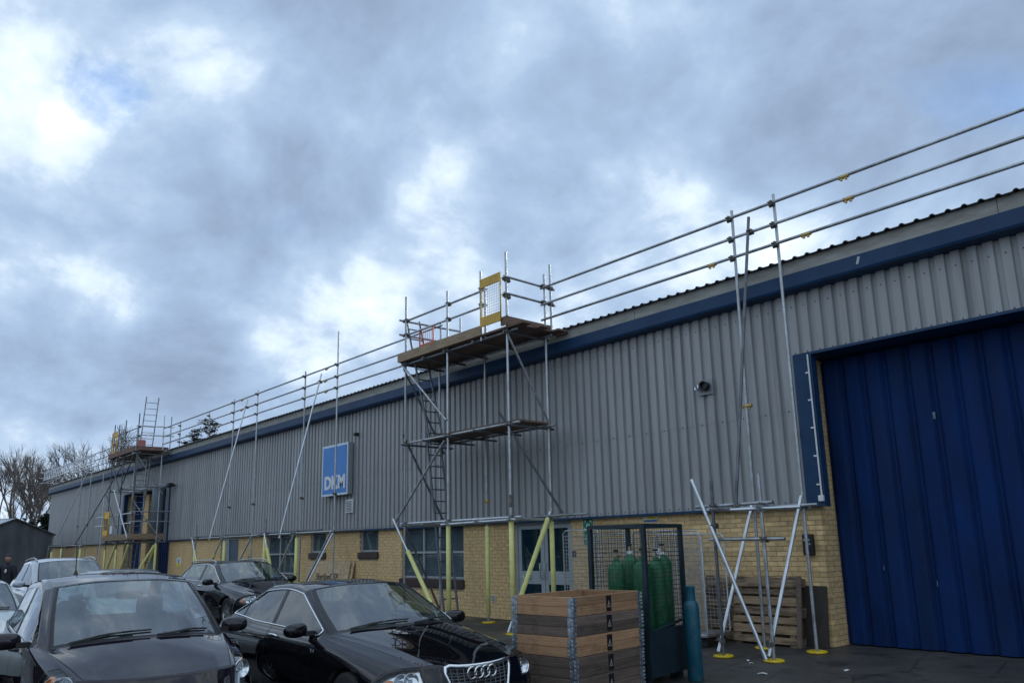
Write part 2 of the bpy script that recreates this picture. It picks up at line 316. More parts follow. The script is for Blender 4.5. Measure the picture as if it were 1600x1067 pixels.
for k in range(27):
    z0 = .005 + k * .075; z1 = z0 + HB
    off = .1125 if k % 2 else 0
    n = int((X1 - X0) / .225) + 2
    for i in range(n):
        a = DR0 - .5 * 0 - (i - 60) * .225 - LB - (off if True else 0); b = a + LB
        segs = [(max(a, X0), min(b, X1))]
        for o in OPEN:
            if z1 > o[2] + .005 and z0 < o[3] - .005:
                ns = []
                for (s0, s1) in segs:
                    if s1 <= o[0] or s0 >= o[1]: ns.append((s0, s1)); continue
                    if s0 < o[0] - .02: ns.append((s0, o[0]))
                    if s1 > o[1] + .02: ns.append((o[1], s1))
                segs = ns
        for (s0, s1) in segs:
            if s1 - s0 > .03: bricks.append(((s0 + s1) / 2, .05, z0 + HB / 2, s1 - s0, .1))
def jamb_bricks(x, sgn, zmax):
    k = 0
    while k * .075 < zmax - .06:
        z = .005 + k * .075 + HB / 2; y = .105 + (.1125 if k % 2 else 0) + .005
        if k % 2: bricks.append((x - sgn * .05, .16, z, .1, .09))
        while y < .72:
            y1 = min(y + LB, .75)
            bricks.append((x - sgn * .05, (y + y1) / 2, z, .1, y1 - y)); y = y1 + .01
        k += 1
jamb_bricks(DR0, 1, DRZ); jamb_bricks(DL0, 1, DRZ)
vis = lambda b: (Vector((b[0], b[1], b[2])) - EYE).length + (100 if b[0] > DR1 - .5 else 0) + (3 if b[1] > .06 else 0)
bricks.sort(key=vis)
unit = {}
def brick_mesh(l, w):
    key = (round(l, 3), round(w, 3))
    if key not in unit:
        m = MB(); x, y, z = l / 2, w / 2, HB / 2; c = .004
        # box with a chamfered face edge all round
        vs = []
        for (sx, sy, sz) in [(sx, sy, sz) for sz in (-1, 1) for sy in (-1, 1) for sx in (-1, 1)]:
            vs.append((sx * (x - (c if sy < 0 else 0)), sy * y, sz * (z - (c if sy < 0 else 0))))
        vs2 = [(sx * x, -y + c, sz * z) for sz in (-1, 1) for sx in (-1, 1)]
        m.add(vs + vs2, [(0, 1, 5, 4), (0, 4, 10, 8), (4, 5, 11, 10), (5, 1, 9, 11), (1, 0, 8, 9), (8, 10, 6, 2), (11, 9, 3, 7), (10, 11, 7, 6), (9, 8, 2, 3), (2, 6, 7, 3)])
        me = m.mesh('brick'); me.materials.append(M_BRICK); unit[key] = me
    return unit[key]
rest = [MB(), MB(), MB()]
for n, b in enumerate(bricks):
    jy = random.uniform(-.0025, .0025)
    if n < 300:
        o = link('brick', brick_mesh(b[3], b[4]), None, WALLS[wall_ix(b[0])], (b[0], b[1] + jy, b[2]))
    else:
        rest[wall_ix(b[0])].box((b[0], b[1] + jy, b[2]), (b[3], b[4], HB))
for q, w_ in zip(rest, WALLS): stuff(q.build('brick_courses', M_BRICKS, w_))

# corrugated cladding: one sheet is a metre wide with five ribs, shared mesh
def sheet_mesh(z0, z1, ribs=5, pitch=.2, depth=.044, name='cladding_sheet', mt=M_CLAD):
    m = MB(); prof = []
    for k in range(ribs):
        x = k * pitch; prof += [(x, 0), (x + .118, 0), (x + .129, depth), (x + .187, depth)]
    prof.append((ribs * pitch + .0, 0)); n = len(prof)
    zs = [z0, z1]
    m.add([(x, y, z) for z in zs for x, y in prof], [(i, i + 1, n + i + 1, n + i) for i in range(n - 1)])
    m.add([(x, y + .003, z) for z in zs for x, y in prof], [(n + i, n + i + 1, i + 1, i) for i in range(n - 1)])
    me = m.mesh(name); me.materials.append(mt); return me
full = sheet_mesh(3.44, ZT); low = sheet_mesh(ZB, 3.48); over = sheet_mesh(DRZ + .03, ZT)
x = X0
xs_sheet = []
while x < X1 - .3:
    over_door = (x + .5 > DR0 + .12 and x + .5 < DR1 + .2) or (x + .5 > DL0 and x + .5 < DL1)
    xs_sheet.append((x, over_door)); x += 1.0
SHX = -57.0
for i in range(65):
    x = SHX + i; c = x + .5
    o = link('cladding_sheet', over if (DR0 - .1 < c < DR1 or DL0 < c < DL1) else full, None, BLD, (x, CY_ - .004 - random.uniform(0, .003), 0))
    if not (DR0 - .1 < c < DR1 or DL0 < c < DL1): link('cladding_sheet', low, None, BLD, (x, CY_ - random.uniform(0, .002), 0))
# fixings: rows of small dark screws, one joined part each
fx = MB()
for zrow in (ZB + .05, 3.45, 4.33, ZT - .35):
    k = 0
    for i in range(65 * 5):
        x = SHX + .054 + i * .2
        if (DR0 - .2 < x < DR1 or DL0 < x < DL1) and zrow < DRZ: continue
        if zrow == 4.33 and not (DR0 - .2 < x < DR1 or DL0 < x < DL1): continue
        if zrow == 3.45 and i % 2: continue
        fx.lathe([(.011, 0), (.011, .006), (.006, .011)], 6, Matrix.Rotation(R(90), 3, 'X'), (x, CY_ - .002, zrow))
stuff(fx.build('cladding_fixings', mat('screw heads', (.03, .035, .045), .5), BLD))
# trims
M_TRIM = M_NAVY
for a, b in ((-57.0, DL0), (DL1, DR0 + .02 - .15), (DR1 + .1, X1)):
    m = MB(); m.bx(a, b, CY_ - .022, 0.0 - .005, ZB - .028, ZB - .004); m.bx(a, b, CY_ - .022, CY_ - .016, ZB - .004, ZB + .010); m.build('drip_flashing', M_TRIM, BLD)
for a, b in ((DL0, DL1), (DR0 - .13, DR1 + .1)):
    m = MB(); m.bx(a, b, CY_ - .03, .70, DRZ - .01, DRZ + .03); m.build('door_head_flashing', M_TRIM, BLD)
# deep navy corner panel left of the near door
m = MB(); m.bx(-5.99, DR0 + .16, CY_ - .035, CY_ + .05, ZB - .03, DRZ - .012); m.bx(DR0 + .10, DR0 + .16, CY_ + .05, .02, ZB - .03, DRZ - .012)
fl = bevel(m.build('corner_panel', M_NAVY, BLD), .006); 
for a, b in ((-41.15, -40.95), (-34.55, -34.40)): MB().bx(a, b, CY_ - .03, .02, ZB, DRZ).build('corner_panel', M_NAVY, BLD)
# white conduit with clips and a junction box, running down the corner panel
m = MB(); m.tube((-5.73, CY_ - .05, 2.14), (-5.735, CY_ - .05, 4.27), .013, 8); cond = m.build('conduit', M_WHITE, BLD)
for z in (2.3, 2.72, 3.14, 3.56, 3.98): MB().bx(-5.79, -5.73, CY_ - .06, CY_ - .035, z, z + .022).build('conduit_clip', M_WHITE, cond)
bevel(MB().bx(-5.775, -5.695, CY_ - .09, CY_ - .035, 2.06, 2.15).build('junction_box', M_WHITE, cond), .012)
# fascia: deep navy box eaves, weathered upstand above, scalloped roof edge
m = MB(); m.add([(x, y, z) for x in (X0 - .15, X1) for y, z in ((-.05, 5.27), (-.31, 5.29), (-.33, 5.325), (-.33, 5.53), (-.20, 5.54), (0.0, 5.54))], [(0, 1, 7, 6), (1, 2, 8, 7), (2, 3, 9, 8), (3, 4, 10, 9), (4, 5, 11, 10), (0, 6, 11, 5), (0, 5, 4, 3, 2, 1), (6, 7, 8, 9, 10, 11)])
m.build('fascia', M_NAVY, BLD)
x = X0 - .1
while x < X1 - .2:
    x2 = min(x + 3.0, X1); MB().bx(x + .004, x2 - .004, -.315 + random.uniform(-.004, .004), -.20, 5.535, 5.737).build('eaves_upstand', M_GUTTER, BLD); x = x2
def roof_mesh():
    m = MB(); prof = []
    for k in range(5):
        x = k * .2; prof += [(x, .0), (x + .105, .0), (x + .122, .022), (x + .138, .030), (x + .152, .030), (x + .168, .022), (x + .185, 0)]
    prof.append((1.0, 0)); n = len(prof); a = R(7)
    P = []
    for (y, z) in ((-.40, 0), (14, 14.4 * math.tan(a))):
        for x, h in prof: P.append((x, y, z + h))
    for x, h in prof: P.append((x, -.40, h - .012))
    m.add(P, [(i, i + 1, n + i + 1, n + i) for i in range(n - 1)] + [(2 * n + i, 2 * n + i + 1, i + 1, i) for i in range(n - 1)])
    for x, h in prof: pass
    me = m.mesh('roof_sheet'); me.materials.append(M_ROOF); return me
rm = roof_mesh()
for i in range(65): link('roof_sheet', rm, None, BLD, (SHX + i, 0, 5.738 + random.uniform(-.004, .004)))
# shell behind
m = MB(); m.bx(X0, X0 + .2, .23, 28, -.3, 5.6); m.bx(X1 - .2, X1, .23, 28, -.3, 5.6); m.bx(X0, X1, 27.8, 28, -.3, 5.6)
m.add([(X0, 14, 7.45), (X1, 14, 7.45), (X1, 28.3, 5.7), (X0, 28.3, 5.7)], [(0, 1, 2, 3)])
m.add([(X0 + .1, 0, 5.6), (X0 + .1, 28, 5.6), (X0 + .1, 14, 7.4)], [(0, 1, 2)]); m.add([(X0, .75, 5.3), (X1, .75, 5.3), (X1, .75, -.2), (X0, .75, -.2)], [(0, 1, 2, 3)])
m.build('rear_shell', M_CLAD, BLD)
m = MB(); m.bx(X0 + .3, DL0 - .3, .4, .42, 0, 5); m.bx(DL1 + .3, DR0 - .3, .4, .42, 0, 5); m.build('interior_lining', M_DARKIN, BLD)

# folding steel doors
def fold_leaf(x0, w, z1, y, d, mt, parent, name='door_leaf'):
    m = MB(); p = [(0, d), (w * .10, d), (w * .24, .004), (w * .28, 0), (w * .76, 0), (w * .80, .004), (w * .94, d), (w, d)]; n = len(p)
    m.add([(x0 + a, y + b, z) for z in (.02, z1) for a, b in p], [(i, i + 1, n + i + 1, n + i) for i in range(n - 1)])
    o = m.build(name, mt, parent); s = o.modifiers.new('solid', 'SOLIDIFY'); s.thickness = .02; s.offset = 1; return o
DOOR = MB().bx(DR0, DR1, .50, .58, DRZ - .1, DRZ + .02).build('folding_door', M_BLUE, BLD); DOOR['label'] = 'tall dark blue folding steel door'
x = DR0; 
while x < DR1 - .05: fold_leaf(x, .325, DRZ - .05, .42, .055, M_BLUE, DOOR); x += .325
DOOR2 = MB().bx(DL0, DL1, .50, .58, DRZ - .1, DRZ + .02).build('folding_door', M_BLUE, BLD); DOOR2['label'] = 'dark blue folding steel door behind scaffolding'
x = -37.0
while x < DL1 - .05: fold_leaf(x, .25, DRZ - .05, .42, .06, M_BLUE, DOOR2); x += .25
x = -41.0
while x < -39.3: fold_leaf(x, .25, DRZ - .05, .42, .06, M_BLUE, DOOR2); x += .25
pm = MB()
for k in range(56):
    for i in range(5 if k % 2 else 4):
        x = -37.9 + i * .225 - (.1125 if k % 2 else 0); a, b = max(x, -37.9), min(x + .215, -37.02)
        if b - a > .03: pm.bx(a, b, .30, .4, .005 + k * .075, .07 + k * .075)
        x = -39.3 + i * .225 - (.1125 if k % 2 else 0); a, b = max(x, -39.3), min(x + .215, -38.6)
        if b - a > .03: pm.bx(a, b, .30, .4, .005 + k * .075, .07 + k * .075)
stuff(pm.build('pier_bricks', M_BRICKS, BLD))
MB().bx(-37.89, -37.03, .308, .7, 0, 4.2).bx(-39.29, -38.61, .308, .7, 0, 4.2).build('brick_pier', M_MORTAR, BLD)

# windows and doors in the brick base
M_WGL = glass('window glass', (.72, .78, .80), 1.7, .03, .15, (.16, .19, .21))
M_DGL = glass('door glass', (.25, .33, .38), 1.6, .03, .5, (.012, .055, .085))
M_BLIND = mat('blind behind glass', (.42, .47, .50), .8, var=.2, vscale=2)
def window(x0, x1, z0, z1, mull=(), trans=(), sill=.0, label=None, open_bottom=False):
    f = MB(); y0, y1 = .045, .11; t = .05
    f.bx(x0, x0 + t, y0, y1, z0, z1); f.bx(x1 - t, x1, y0, y1, z0, z1); f.bx(x0 + t, x1 - t, y0, y1, z1 - t, z1); f.bx(x0 + t, x1 - t, y0, y1, z0, z0 + t)
    for a in mull: f.bx(a - t / 2, a + t / 2, y0 + .002, y1, z0 + t, z1 - t)
    for b in trans: f.bx(x0 + t, x1 - t, y0 + .004, y1, b - t / 2, b + t / 2)
    w = bevel(f.build('window', M_ALU, BLD), .006, 1)
    if label: w['label'] = label
    xs_ = [x0] + list(mull) + [x1]; zs_ = [z0] + list(trans) + [z1]
    for a, b in zip(xs_[:-1], xs_[1:]):
        for c, d in zip(zs_[:-1], zs_[1:]):
            MB().bx(a + t * .5, b - t * .5, .080, .086, c + t * .5, d - t * .5).build('pane', M_WGL, w)
    if sill: bevel(MB().bx(x0 - .05, x1 + .03, -.045, .12, z0 - sill, z0 - .004).build('sill', M_SILL, w), .012)
    # reveals
    return w
window(-17.05, -14.5, .79, 2.03, (-16.15,), (1.40,), .20, 'large aluminium window beside the tower ladder')
window(-19.1, -18.15, 1.43, 2.03, (), (), .17)
window(-21.95, -21.0, 1.43, 2.03, (), (), .17)
window(-25.0, -22.9, .79, 2.03, (-24.1,), (1.40,), .20)
window(-26.45, -26.1, .75, 1.3)
m = MB(); m.bx(-17.05, -14.5, .20, .38, .5, 2.05); 
MB().bx(-17.02, -14.53, .13, .14, .62, 2.02).build('blind', M_BLIND, BLD); MB().bx(-24.97, -22.93, .13, .14, .62, 2.02).build('blind', M_BLIND, BLD); MB().bx(-21.92, -21.03, .13, .14, 1.3, 2.02).build('blind', M_BLIND, BLD); MB().bx(-19.07, -18.18, .13, .14, 1.3, 2.02).build('blind', M_BLIND, BLD)
M_DFR = mat('grey blue door frame', (.36, .41, .44), .4, .1, var=.06)
def door_leaf(x0, x1, z1, name='door'):
    t = .085; y0, y1 = .06, .11; f = MB()
    f.bx(x0, x0 + t, y0, y1, .03, z1); f.bx(x1 - t, x1, y0, y1, .03, z1); f.bx(x0 + t, x1 - t, y0, y1, z1 - t, z1); f.bx(x0 + t, x1 - t, y0, y1, .03, .20); f.bx(x0 + t, x1 - t, y0, y1, .74, 1.0)
    d = bevel(f.build(name, M_DFR, BLD), .005, 1)
    for a, b in ((.20, .74), (1.0, z1 - t)): MB().bx(x0 + t - .02, x1 - t + .02, .083, .089, a, b).build('pane', M_DGL, d)
    return d
d1 = door_leaf(-12.68, -11.92, 1.93); d2 = door_leaf(-11.88, -11.12, 1.93)
d1['label'] = 'left leaf of the glazed double door with green exit sign'; d2['label'] = 'right leaf of the glazed double door'
for d, x in ((d1, -11.965), (d2, -11.835)): MB().path([(x, .06, .85), (x, .0, .86), (x, -.005, 1.15), (x, .06, 1.16)], .013, 8).build('pull_handle', M_ALU, d)
m = MB(); m.bx(-12.75, -12.685, .04, .13, 0, 2.03); m.bx(-11.115, -11.05, .04, .13, 0, 2.03); m.bx(-12.68, -11.12, .04, .13, 1.94, 2.03); m.bx(-11.918, -11.882, .045, .12, .02, 1.94); m.build('door_frame', M_DFR, BLD)
MB().bx(-12.9, -10.9, .45, .47, 0, 2.1).build('lobby_wall', M_DARKIN, BLD)
M_D5 = mat('dark blue door', (.02, .05, .10), .4)
d5 = bevel(MB().bx(-28.25, -27.36, .07, .11, .02, 1.92).build('side_door', M_D5, BLD), .004, 1)
MB().tube((-28.15, .05, .95), (-28.03, .05, .95), .012, 6).build('handle', M_ALU, d5)
m = MB(); m.bx(-28.9, -28.83, .04, .14, 0, 1.98); m.bx(-28.33, -28.26, .04, .14, 0, 1.98); m.bx(-27.36, -27.3, .04, .14, 0, 1.98); m.bx(-28.83, -28.33, .04, .14, 1.9, 1.98); m.bx(-28.33, -27.3, .041, .139, 1.93, 1.981); m.build('door_frame', M_DFR, BLD)
MB().bx(-28.83, -28.33, .085, .09, .02, 1.9).build('side_light', M_DGL, BLD)
# flue, air bricks and small fittings of the wall
fl = MB().bx(-7.76, -7.46, CY_ - .045, CY_ - .03, 3.94, 4.20).build('flue_plate', mat('flue plate', (.26, .28, .31), .5, .2), BLD)
bevel(fl, .004, 1)
fm = MB(); Mx = Matrix.Rotation(R(90), 3, 'X')
fm.lathe([(.075, 0), (.075, .07), (.085, .07), (.085, .11), (.06, .11), (.06, .06)], 20, Mx, (-7.58, CY_ - .045, 4.08)); fm.build('flue_terminal', M_BLACK, fl)
MB().lathe([(.05, 0), (.05, .10), (.043, .10), (.043, .05)], 18, Matrix.Rotation(R(-20), 3, 'Z') @ Mx, (-7.69, CY_ - .05, 4.07)).build('flue_pipe', M_GALVB, fl)
vg = MB().bx(-19.62, -19.25, CY_ - .06, CY_ - .03, 2.50, 2.86).build('vent_grille', M_WHITE, BLD)
for k in range(7): MB().bx(-19.58, -19.29, CY_ - .075, CY_ - .061, 2.54 + k * .043, 2.556 + k * .043).build('louvre', mat('louvre shadow grey', (.10, .11, .12), .6), vg)
bevel(MB().bx(-19.13, -19.0, -.26, -.13, 4.58, 4.67).build('floodlight', M_BLACK, BLD), .02)
MB().tube((-19.06, CY_ - .03, 2.05), (-19.06, CY_ - .03, 4.57), .009, 6).build('cable_conduit', M_GALV, BLD)
fl2 = bevel(MB().box((-33.9, -.32, 4.26), (.32, .22, .16), 0).build('floodlight', M_BLACK, BLD), .03); MB().tube((-33.9, -.1, 4.26), (-33.9, -.25, 4.26), .03, 8).build('bracket', M_BLACK, fl2)
ab = bevel(MB().bx(-13.53, -13.37, -.02, .0, .35, .49).build('air_brick', mat('cream plastic', (.62, .58, .48), .6), BLD), .004, 1)
for k in range(4): MB().bx(-13.51, -13.39, -.024, -.021, .375 + k * .028, .385 + k * .028).build('slot', M_BLACK, ab)
bevel(MB().bx(-11.0, -10.93, -.05, .0, 1.28, 1.40).build('intercom', mat('dark intercom', (.05, .05, .05), .4), BLD), .008)
pbx = bevel(MB().bx(-6.135, -5.985, -.11, .0, 1.29, 1.60).build('letter_box', mat('black letter box', (.01, .012, .016), .35), BLD), .02, 3)
MB().bx(-6.11, -6.01, -.114, -.111, 1.50, 1.53).build('slot', M_GALV, pbx)
MB().lathe([(.02, 0), (.02, .02), (.0, .022)], 10, Mx, (-6.02, -.11, 1.45)).build('lock', M_GALV, pbx)
bevel(MB().bx(-6.045, -6.005, CY_ - .10, CY_ - .035, 3.02, 3.16).build('door_sensor', mat('beige plastic', (.36, .36, .27), .6), BLD), .01)
# paint scar on the fascia
MB().box((-4.73, -.332, 5.44), (.035, .003, .11), 0, Matrix.Rotation(R(18), 3, 'Y')).build('scrape', mat('scraped paint', (.45, .5, .55), .7), BLD)
# scuffs on the folding door
sc = mat('rubbed paint', (.13, .17, .21), .7, var=.4, vscale=30)
for (x, z, w, h) in ((-4.66, 2.85, .05, .13), (-4.27, 3.18, .06, .10), (-4.3, 2.4, .02, .08), (-3.72, 2.2, .02, .22), (-5.6, 1.75, .018, .07), (-5.2, 1.1, .012, .06), (-4.5, .9, .01, .08)):
    MB().box((x, .4165, z), (w, .004, h)).build('scuff', sc, DOOR)
# the lit sign box of the firm
SGN = thing('company_sign', 'blue sign box reading DKM in white letters, on the grey cladding', 'sign', (-20.05, CY_ - .035, 3.72))
bevel(MB().bx(-.735, .735, -.155, 0, -.72, .72).build('sign_box', mat('silver sign case', (.34, .37, .40), .4, .4), SGN), .01)
MB().bx(-.735, .735, -.162, -.157, -.72, .72).build('sign_border', mat('pale sign border', (.62, .72, .82), .4), SGN)
MB().bx(-.68, .68, -.168, -.164, -.66, .66).build('sign_face', mat('sign blue', (.0, .185, .56), .35, var=.06, vscale=2), SGN)
link('lettering', text_mesh('DKM', .50, .002, .024), M_WHITE, SGN, (0.03, -.172, -.37), (R(90), 0, 0)).scale = (1.10, 1, 1)
# the safety notices
M_GREEN = mat('safety green', (.0, .20, .10), .45); M_NOTY = mat('notice yellow', (.75, .62, .05), .5)
s1 = thing('fire_assembly_sign', 'tall green sign with white arrows and figures beside the gas cage', 'sign', (-10.57, -.012, 1.75))
MB().bx(-.14, .14, 0, .010, -.25, .25).build('sign_plate', M_WHITE, s1); MB().bx(-.13, .13, -.004, -.001, -.24, .24).build('sign_face', M_GREEN, s1)
for (sx, sz) in ((-1, 1), (1, 1), (-1, -1), (1, -1)):
    MB().prism([(-.035, 0), (.0, -.035), (.03, .03)], -.007, -.005, Matrix.Rotation(R({(-1, 1): 180, (1, 1): 90, (-1, -1): 270, (1, -1): 0}[(sx, sz)]), 3, 'Y'), (sx * .075, 0, .12 + sz * .075)).build('arrow', M_WHITE, s1)
for dx in (-.035, 0, .035):
    MB().lathe([(.014, 0), (.0, .002)], 8, Mx, (dx, -.006, .155 - abs(dx) * .5)).bx(dx - .012, dx + .012, -.007, -.005, .085, .135 - abs(dx) * .5).build('figure', M_WHITE, s1)
link('lettering', text_mesh('Fire\nassembly\npoint', .055, .001, .001), M_WHITE, s1, (0, -.006, -.12), (R(90), 0, 0))
s2 = thing('exit_sign', 'small green running-man exit sign on the glazed double door', 'sign', (-12.44, .052, .875))
MB().bx(-.17, .17, -.004, .004, -.06, .06).build('sign_plate', M_WHITE, s2); MB().bx(-.162, .162, -.008, -.005, -.052, .052).build('sign_face', M_GREEN, s2)
MB().bx(-.145, -.06, -.011, -.009, -.04, .04).build('doorway_symbol', M_WHITE, s2)
rm_ = MB(); rm_.lathe([(.009, 0), (0, .001)], 8, Mx, (-.10, -.013, .027)); rm_.prism([(-.115, .018), (-.095, .018), (-.098, -.006), (-.08, -.03), (-.088, -.034), (-.108, -.010), (-.125, -.034), (-.133, -.03), (-.117, -.004)], -.014, -.012); rm_.build('figure', M_GREEN, s2)
link('lettering', text_mesh('Fire exit', .055, .001, .001), M_WHITE, s2, (.05, -.010, 0), (R(90), 0, 0))
s3 = thing('warning_notice', 'small white and yellow notice under the cladding above the gas cage', 'sign', (-9.05, -.010, 1.93))
MB().bx(-.16, .16, 0, .008, -.055, .055).build('sign_plate', mat('pale notice', (.55, .60, .62), .5), s3); MB().bx(-.10, .15, -.003, -.001, .0, .045).build('sign_face', M_NOTY, s3)
link('lettering', text_mesh('CAUTION', .042, .0006), M_BLACK, s3, (.025, -.005, .022), (R(90), 0, 0))
MB().bx(-.15, .15, -.003, -.001, -.045, -.012).build('text_band', mat('notice blue', (.02, .10, .25), .5), s3)
s4 = thing('warning_notice', 'white and yellow notice on the brickwork right of the far blue door', 'sign', (-33.2, -.010, 1.15))
MB().bx(-.26, .26, 0, .008, -.17, .17).build('sign_plate', M_WHITE, s4); MB().bx(-.25, .25, -.003, -.001, -.165, -.06).build('sign_face', M_NOTY, s4)
MB().lathe([(.05, 0), (0, .001)], 8, Mx, (0, -.004, .06)).bx(-.05, .05, -.004, -.002, -.05, .03).build('figure', M_BLACK, s4)
# ------------------------------------------------------------------ scaffolding (48 mm tube)
TR = 0.0242
def coupler_mesh(mt, nm):
    m = MB(); m.box((0, 0, 0), (.085, .075, .06)); m.box((.02, -.045, .015), (.03, .04, .03)); m.tube((-.01, -.03, .0), (-.01, -.085, 0), .009, 6); m.box((.0, .03, -.02), (.10, .03, .05))
    me = m.mesh(nm); me.materials.append(mt); return me
CPL = coupler_mesh(M_COUP, 'coupler'); CPLY = (lambda m: (m.tube((-.075, 0, 0), (.075, 0, 0), .031, 8), m.box((-.035, -.01, -.04), (.03, .03, .03)), m.box((.035, -.01, -.04), (.03, .03, .03)), m)[-1].mesh('sleeve_coupler'))(MB()); CPLY.materials.append(M_COUPY)
def _pad():
    m = MB(); m.lathe([(.135, 0), (.145, .012), (.135, .028), (.11, .03), (.10, .014), (.05, .014)], 8); m.lathe([(.05, .0), (.05, .02), (.03, .024)], 10); me = m.mesh('base_pad'); me.materials.append(M_YELLOW); return me
PAD = _pad()
class Scaf:
    def __init__(s, name, label, loc, group=None): s.t = thing(name, label, 'scaffold', loc, 0, group); s.o = Vector(loc)
    def P(s, p): return Vector(p) - s.o
    def tube(s, name, p0, p1, mt=None, r=TR): return MB().tube(s.P(p0), s.P(p1), r, 10).build(name, mt or M_GALV, s.t)
    def std(s, x, y, z0, z1, foam=None, pad=True, mt=None, lean=(0, 0), name='standard'):
        z0 = gz(y) + .02 if z0 is None else z0
        o = s.tube(name, (x, y, z0), (x + lean[0], y + lean[1], z1), mt)
        if pad: link('base_pad', PAD, None, s.t, s.P((x, y, gz(y) + .002)), (0, 0, random.random()))
        if foam:
            MB().lathe([(TR + .002, foam[0]), (.046, foam[0] + .004), (.046, foam[1] - .004), (TR + .002, foam[1])], 14, None, s.P((x, y, 0)), False).build('foam_sleeve', M_FOAM, s.t)
        return o
    def foam(s, p0, p1, a, b):
        p0, p1 = Vector(p0), Vector(p1); MB().tube(s.P(p0.lerp(p1, a)), s.P(p0.lerp(p1, b)), .046, 14).build('foam_sleeve', M_FOAM, s.t)
    def cpl(s, p, rz=0.0, y=False): link('sleeve_coupler' if y else 'coupler', CPLY if y else CPL, None, s.t, s.P(p), (0, 0, rz))
    def board(s, x0, x1, y0, y1, z, t=.038, mt=None, name='deck_board'): return MB().bx(x0 - s.o.x, x1 - s.o.x, y0 - s.o.y, y1 - s.o.y, z - s.o.z, z + t - s.o.z).build(name, mt or M_BOARDU, s.t)
I_, O_ = -.60, -1.52

def ladder(name, label, a, b, yw=.36, rise=.25, ymid=-1.22, mt=None, axis='y'):
    """a, b = (x, z) of foot and head; rungs run across y"""
    t = thing(name, label, 'ladder', (a[0], ymid, a[1]), 0, None); o = Vector((a[0], ymid, a[1])); mt = mt or M_ALU
    A, B = Vector((a[0], ymid, a[1])), Vector((b[0], ymid, b[1]))
    for sy in (-1, 1):
        d = Vector((0, sy * yw / 2, 0)); MB().tube(A + d - o, B + d - o, .024, 8).build('stile', mt, t)
    n = int((B - A).length / rise)
    for k in range(1, n):
        p = A.lerp(B, k / n) - o; MB().tube(p - Vector((0, yw / 2, 0)), p + Vector((0, yw / 2, 0)), .015, 6).build('rung', mt, t)
    return t
M_LAD = mat('dull ladder steel', (.13, .15, .175), .5, .6)

# --- near tower over the brick base, between the big window and the glazed doors
A = Scaf('scaffold_tower', 'near two-level scaffold tower with boarded top deck and ochre gate', (-12.9, -1.1, 0))
for x, zt, fm in ((-14.62, 7.2, None), (-13.03, 6.92, (.25, 1.95)), (-11.09, 7.22, (.30, 1.98))):
    A.std(x, O_, None, zt, fm)
A.std(-14.58, I_, None, 5.75); A.std(-12.91, I_, None, 5.62, (.12, 1.93)); A.std(-10.97, I_, None, 6.92, (.30, 1.96))
A.std(-10.98, -.42, 5.62, 7.17, pad=False)
# the pair of hung posts beside the gate
A.std(-11.86, O_ - .02, 5.56, 7.03, pad=False); A.std(-11.79, O_ + .03, 5.62, 6.78, pad=False)
for z in (2.04, 3.80, 5.61):
    A.tube('ledger', (-14.85, O_ + .05, z), (-10.85, O_ + .05, z), M_GALVB if z < 3 else None); A.tube('ledger', (-14.8, I_ - .05, z - .02), (-10.75, I_ - .05, z - .02))
A.tube('ledger', (-13.2, O_ - .055, 1.97), (-10.9, O_ - .055, 1.99), M_GALVB); A.tube('ledger', (-11.3, I_ - .12, 2.06), (-9.9, I_ - .12, 2.06))
for x in (-14.56, -13.75, -12.97, -12.0, -11.03):
    for z, ex in ((2.0, .05), (3.75, .35 if x < -12.5 else .2), (5.56, .12)):
        A.tube('transom', (x, O_ - .15, z), (x, I_ + ex, z), M_DARKT if z > 3 else None)
for x in (-14.62, -13.03, -11.09):
    for z in (2.04, 3.80, 5.61, 6.30, 6.64): A.cpl((x, O_ + .03, z))
for x in (-14.58, -12.91, -10.97):
    for z in (2.02, 3.78, 5.59): A.cpl((x, I_ - .03, z), 1.2)
# deck boards: top level and lower level
for k in range(5): A.board(-14.78, -10.55 - (.18 if k % 2 else 0), O_ - .06 + k * .232, O_ - .06 + k * .232 + .224, 5.645)
A.board(-10.95, -10.62, -.36, -.20, 5.645)
for k in range(4): A.board(-14.35 + (.5 if k == 0 else 0), -10.95, O_ + .10 + k * .21, O_ + .10 + k * .21 + .2, 3.83, mt=M_BOARDU)
A.board(-14.80, -11.80, O_ - .105, O_ - .067, 5.655, .195, M_BOARD, 'toe_board'); A.board(-11.16, -10.98 + .02, O_ - .105, O_ - .067, 5.70, .17, M_BOARDU, 'toe_board')
A.board(-11.05, -11.012, O_ - .06, -.35, 5.69, .19, M_BOARDU, 'toe_board'); A.board(-14.80, -14.762, O_ - .06, -1.25, 5.66, .19, M_BOARD, 'toe_board')
# guard rails
for z in (6.30, 6.64):
    A.tube('guard_rail', (-14.80, O_ + .05, z), (-11.76, O_ + .05, z)); A.tube('guard_rail', (-11.045, O_ - .10, z + .05), (-11.01, -.28, z + .02)); A.tube('guard_rail', (-14.66, O_ - .15, z - .02), (-14.60, .05, z - .02))
A.std(-14.6, -.55, 5.65, 6.75, pad=False); A.std(-14.58, .02, 5.75, 6.95, pad=False)
for z in (6.32, 6.66): A.cpl((-11.09, O_ - .03, z)); A.cpl((-10.97, I_ - .03, z)); A.cpl((-10.98, -.42, z)); A.cpl((-11.86, O_, z))
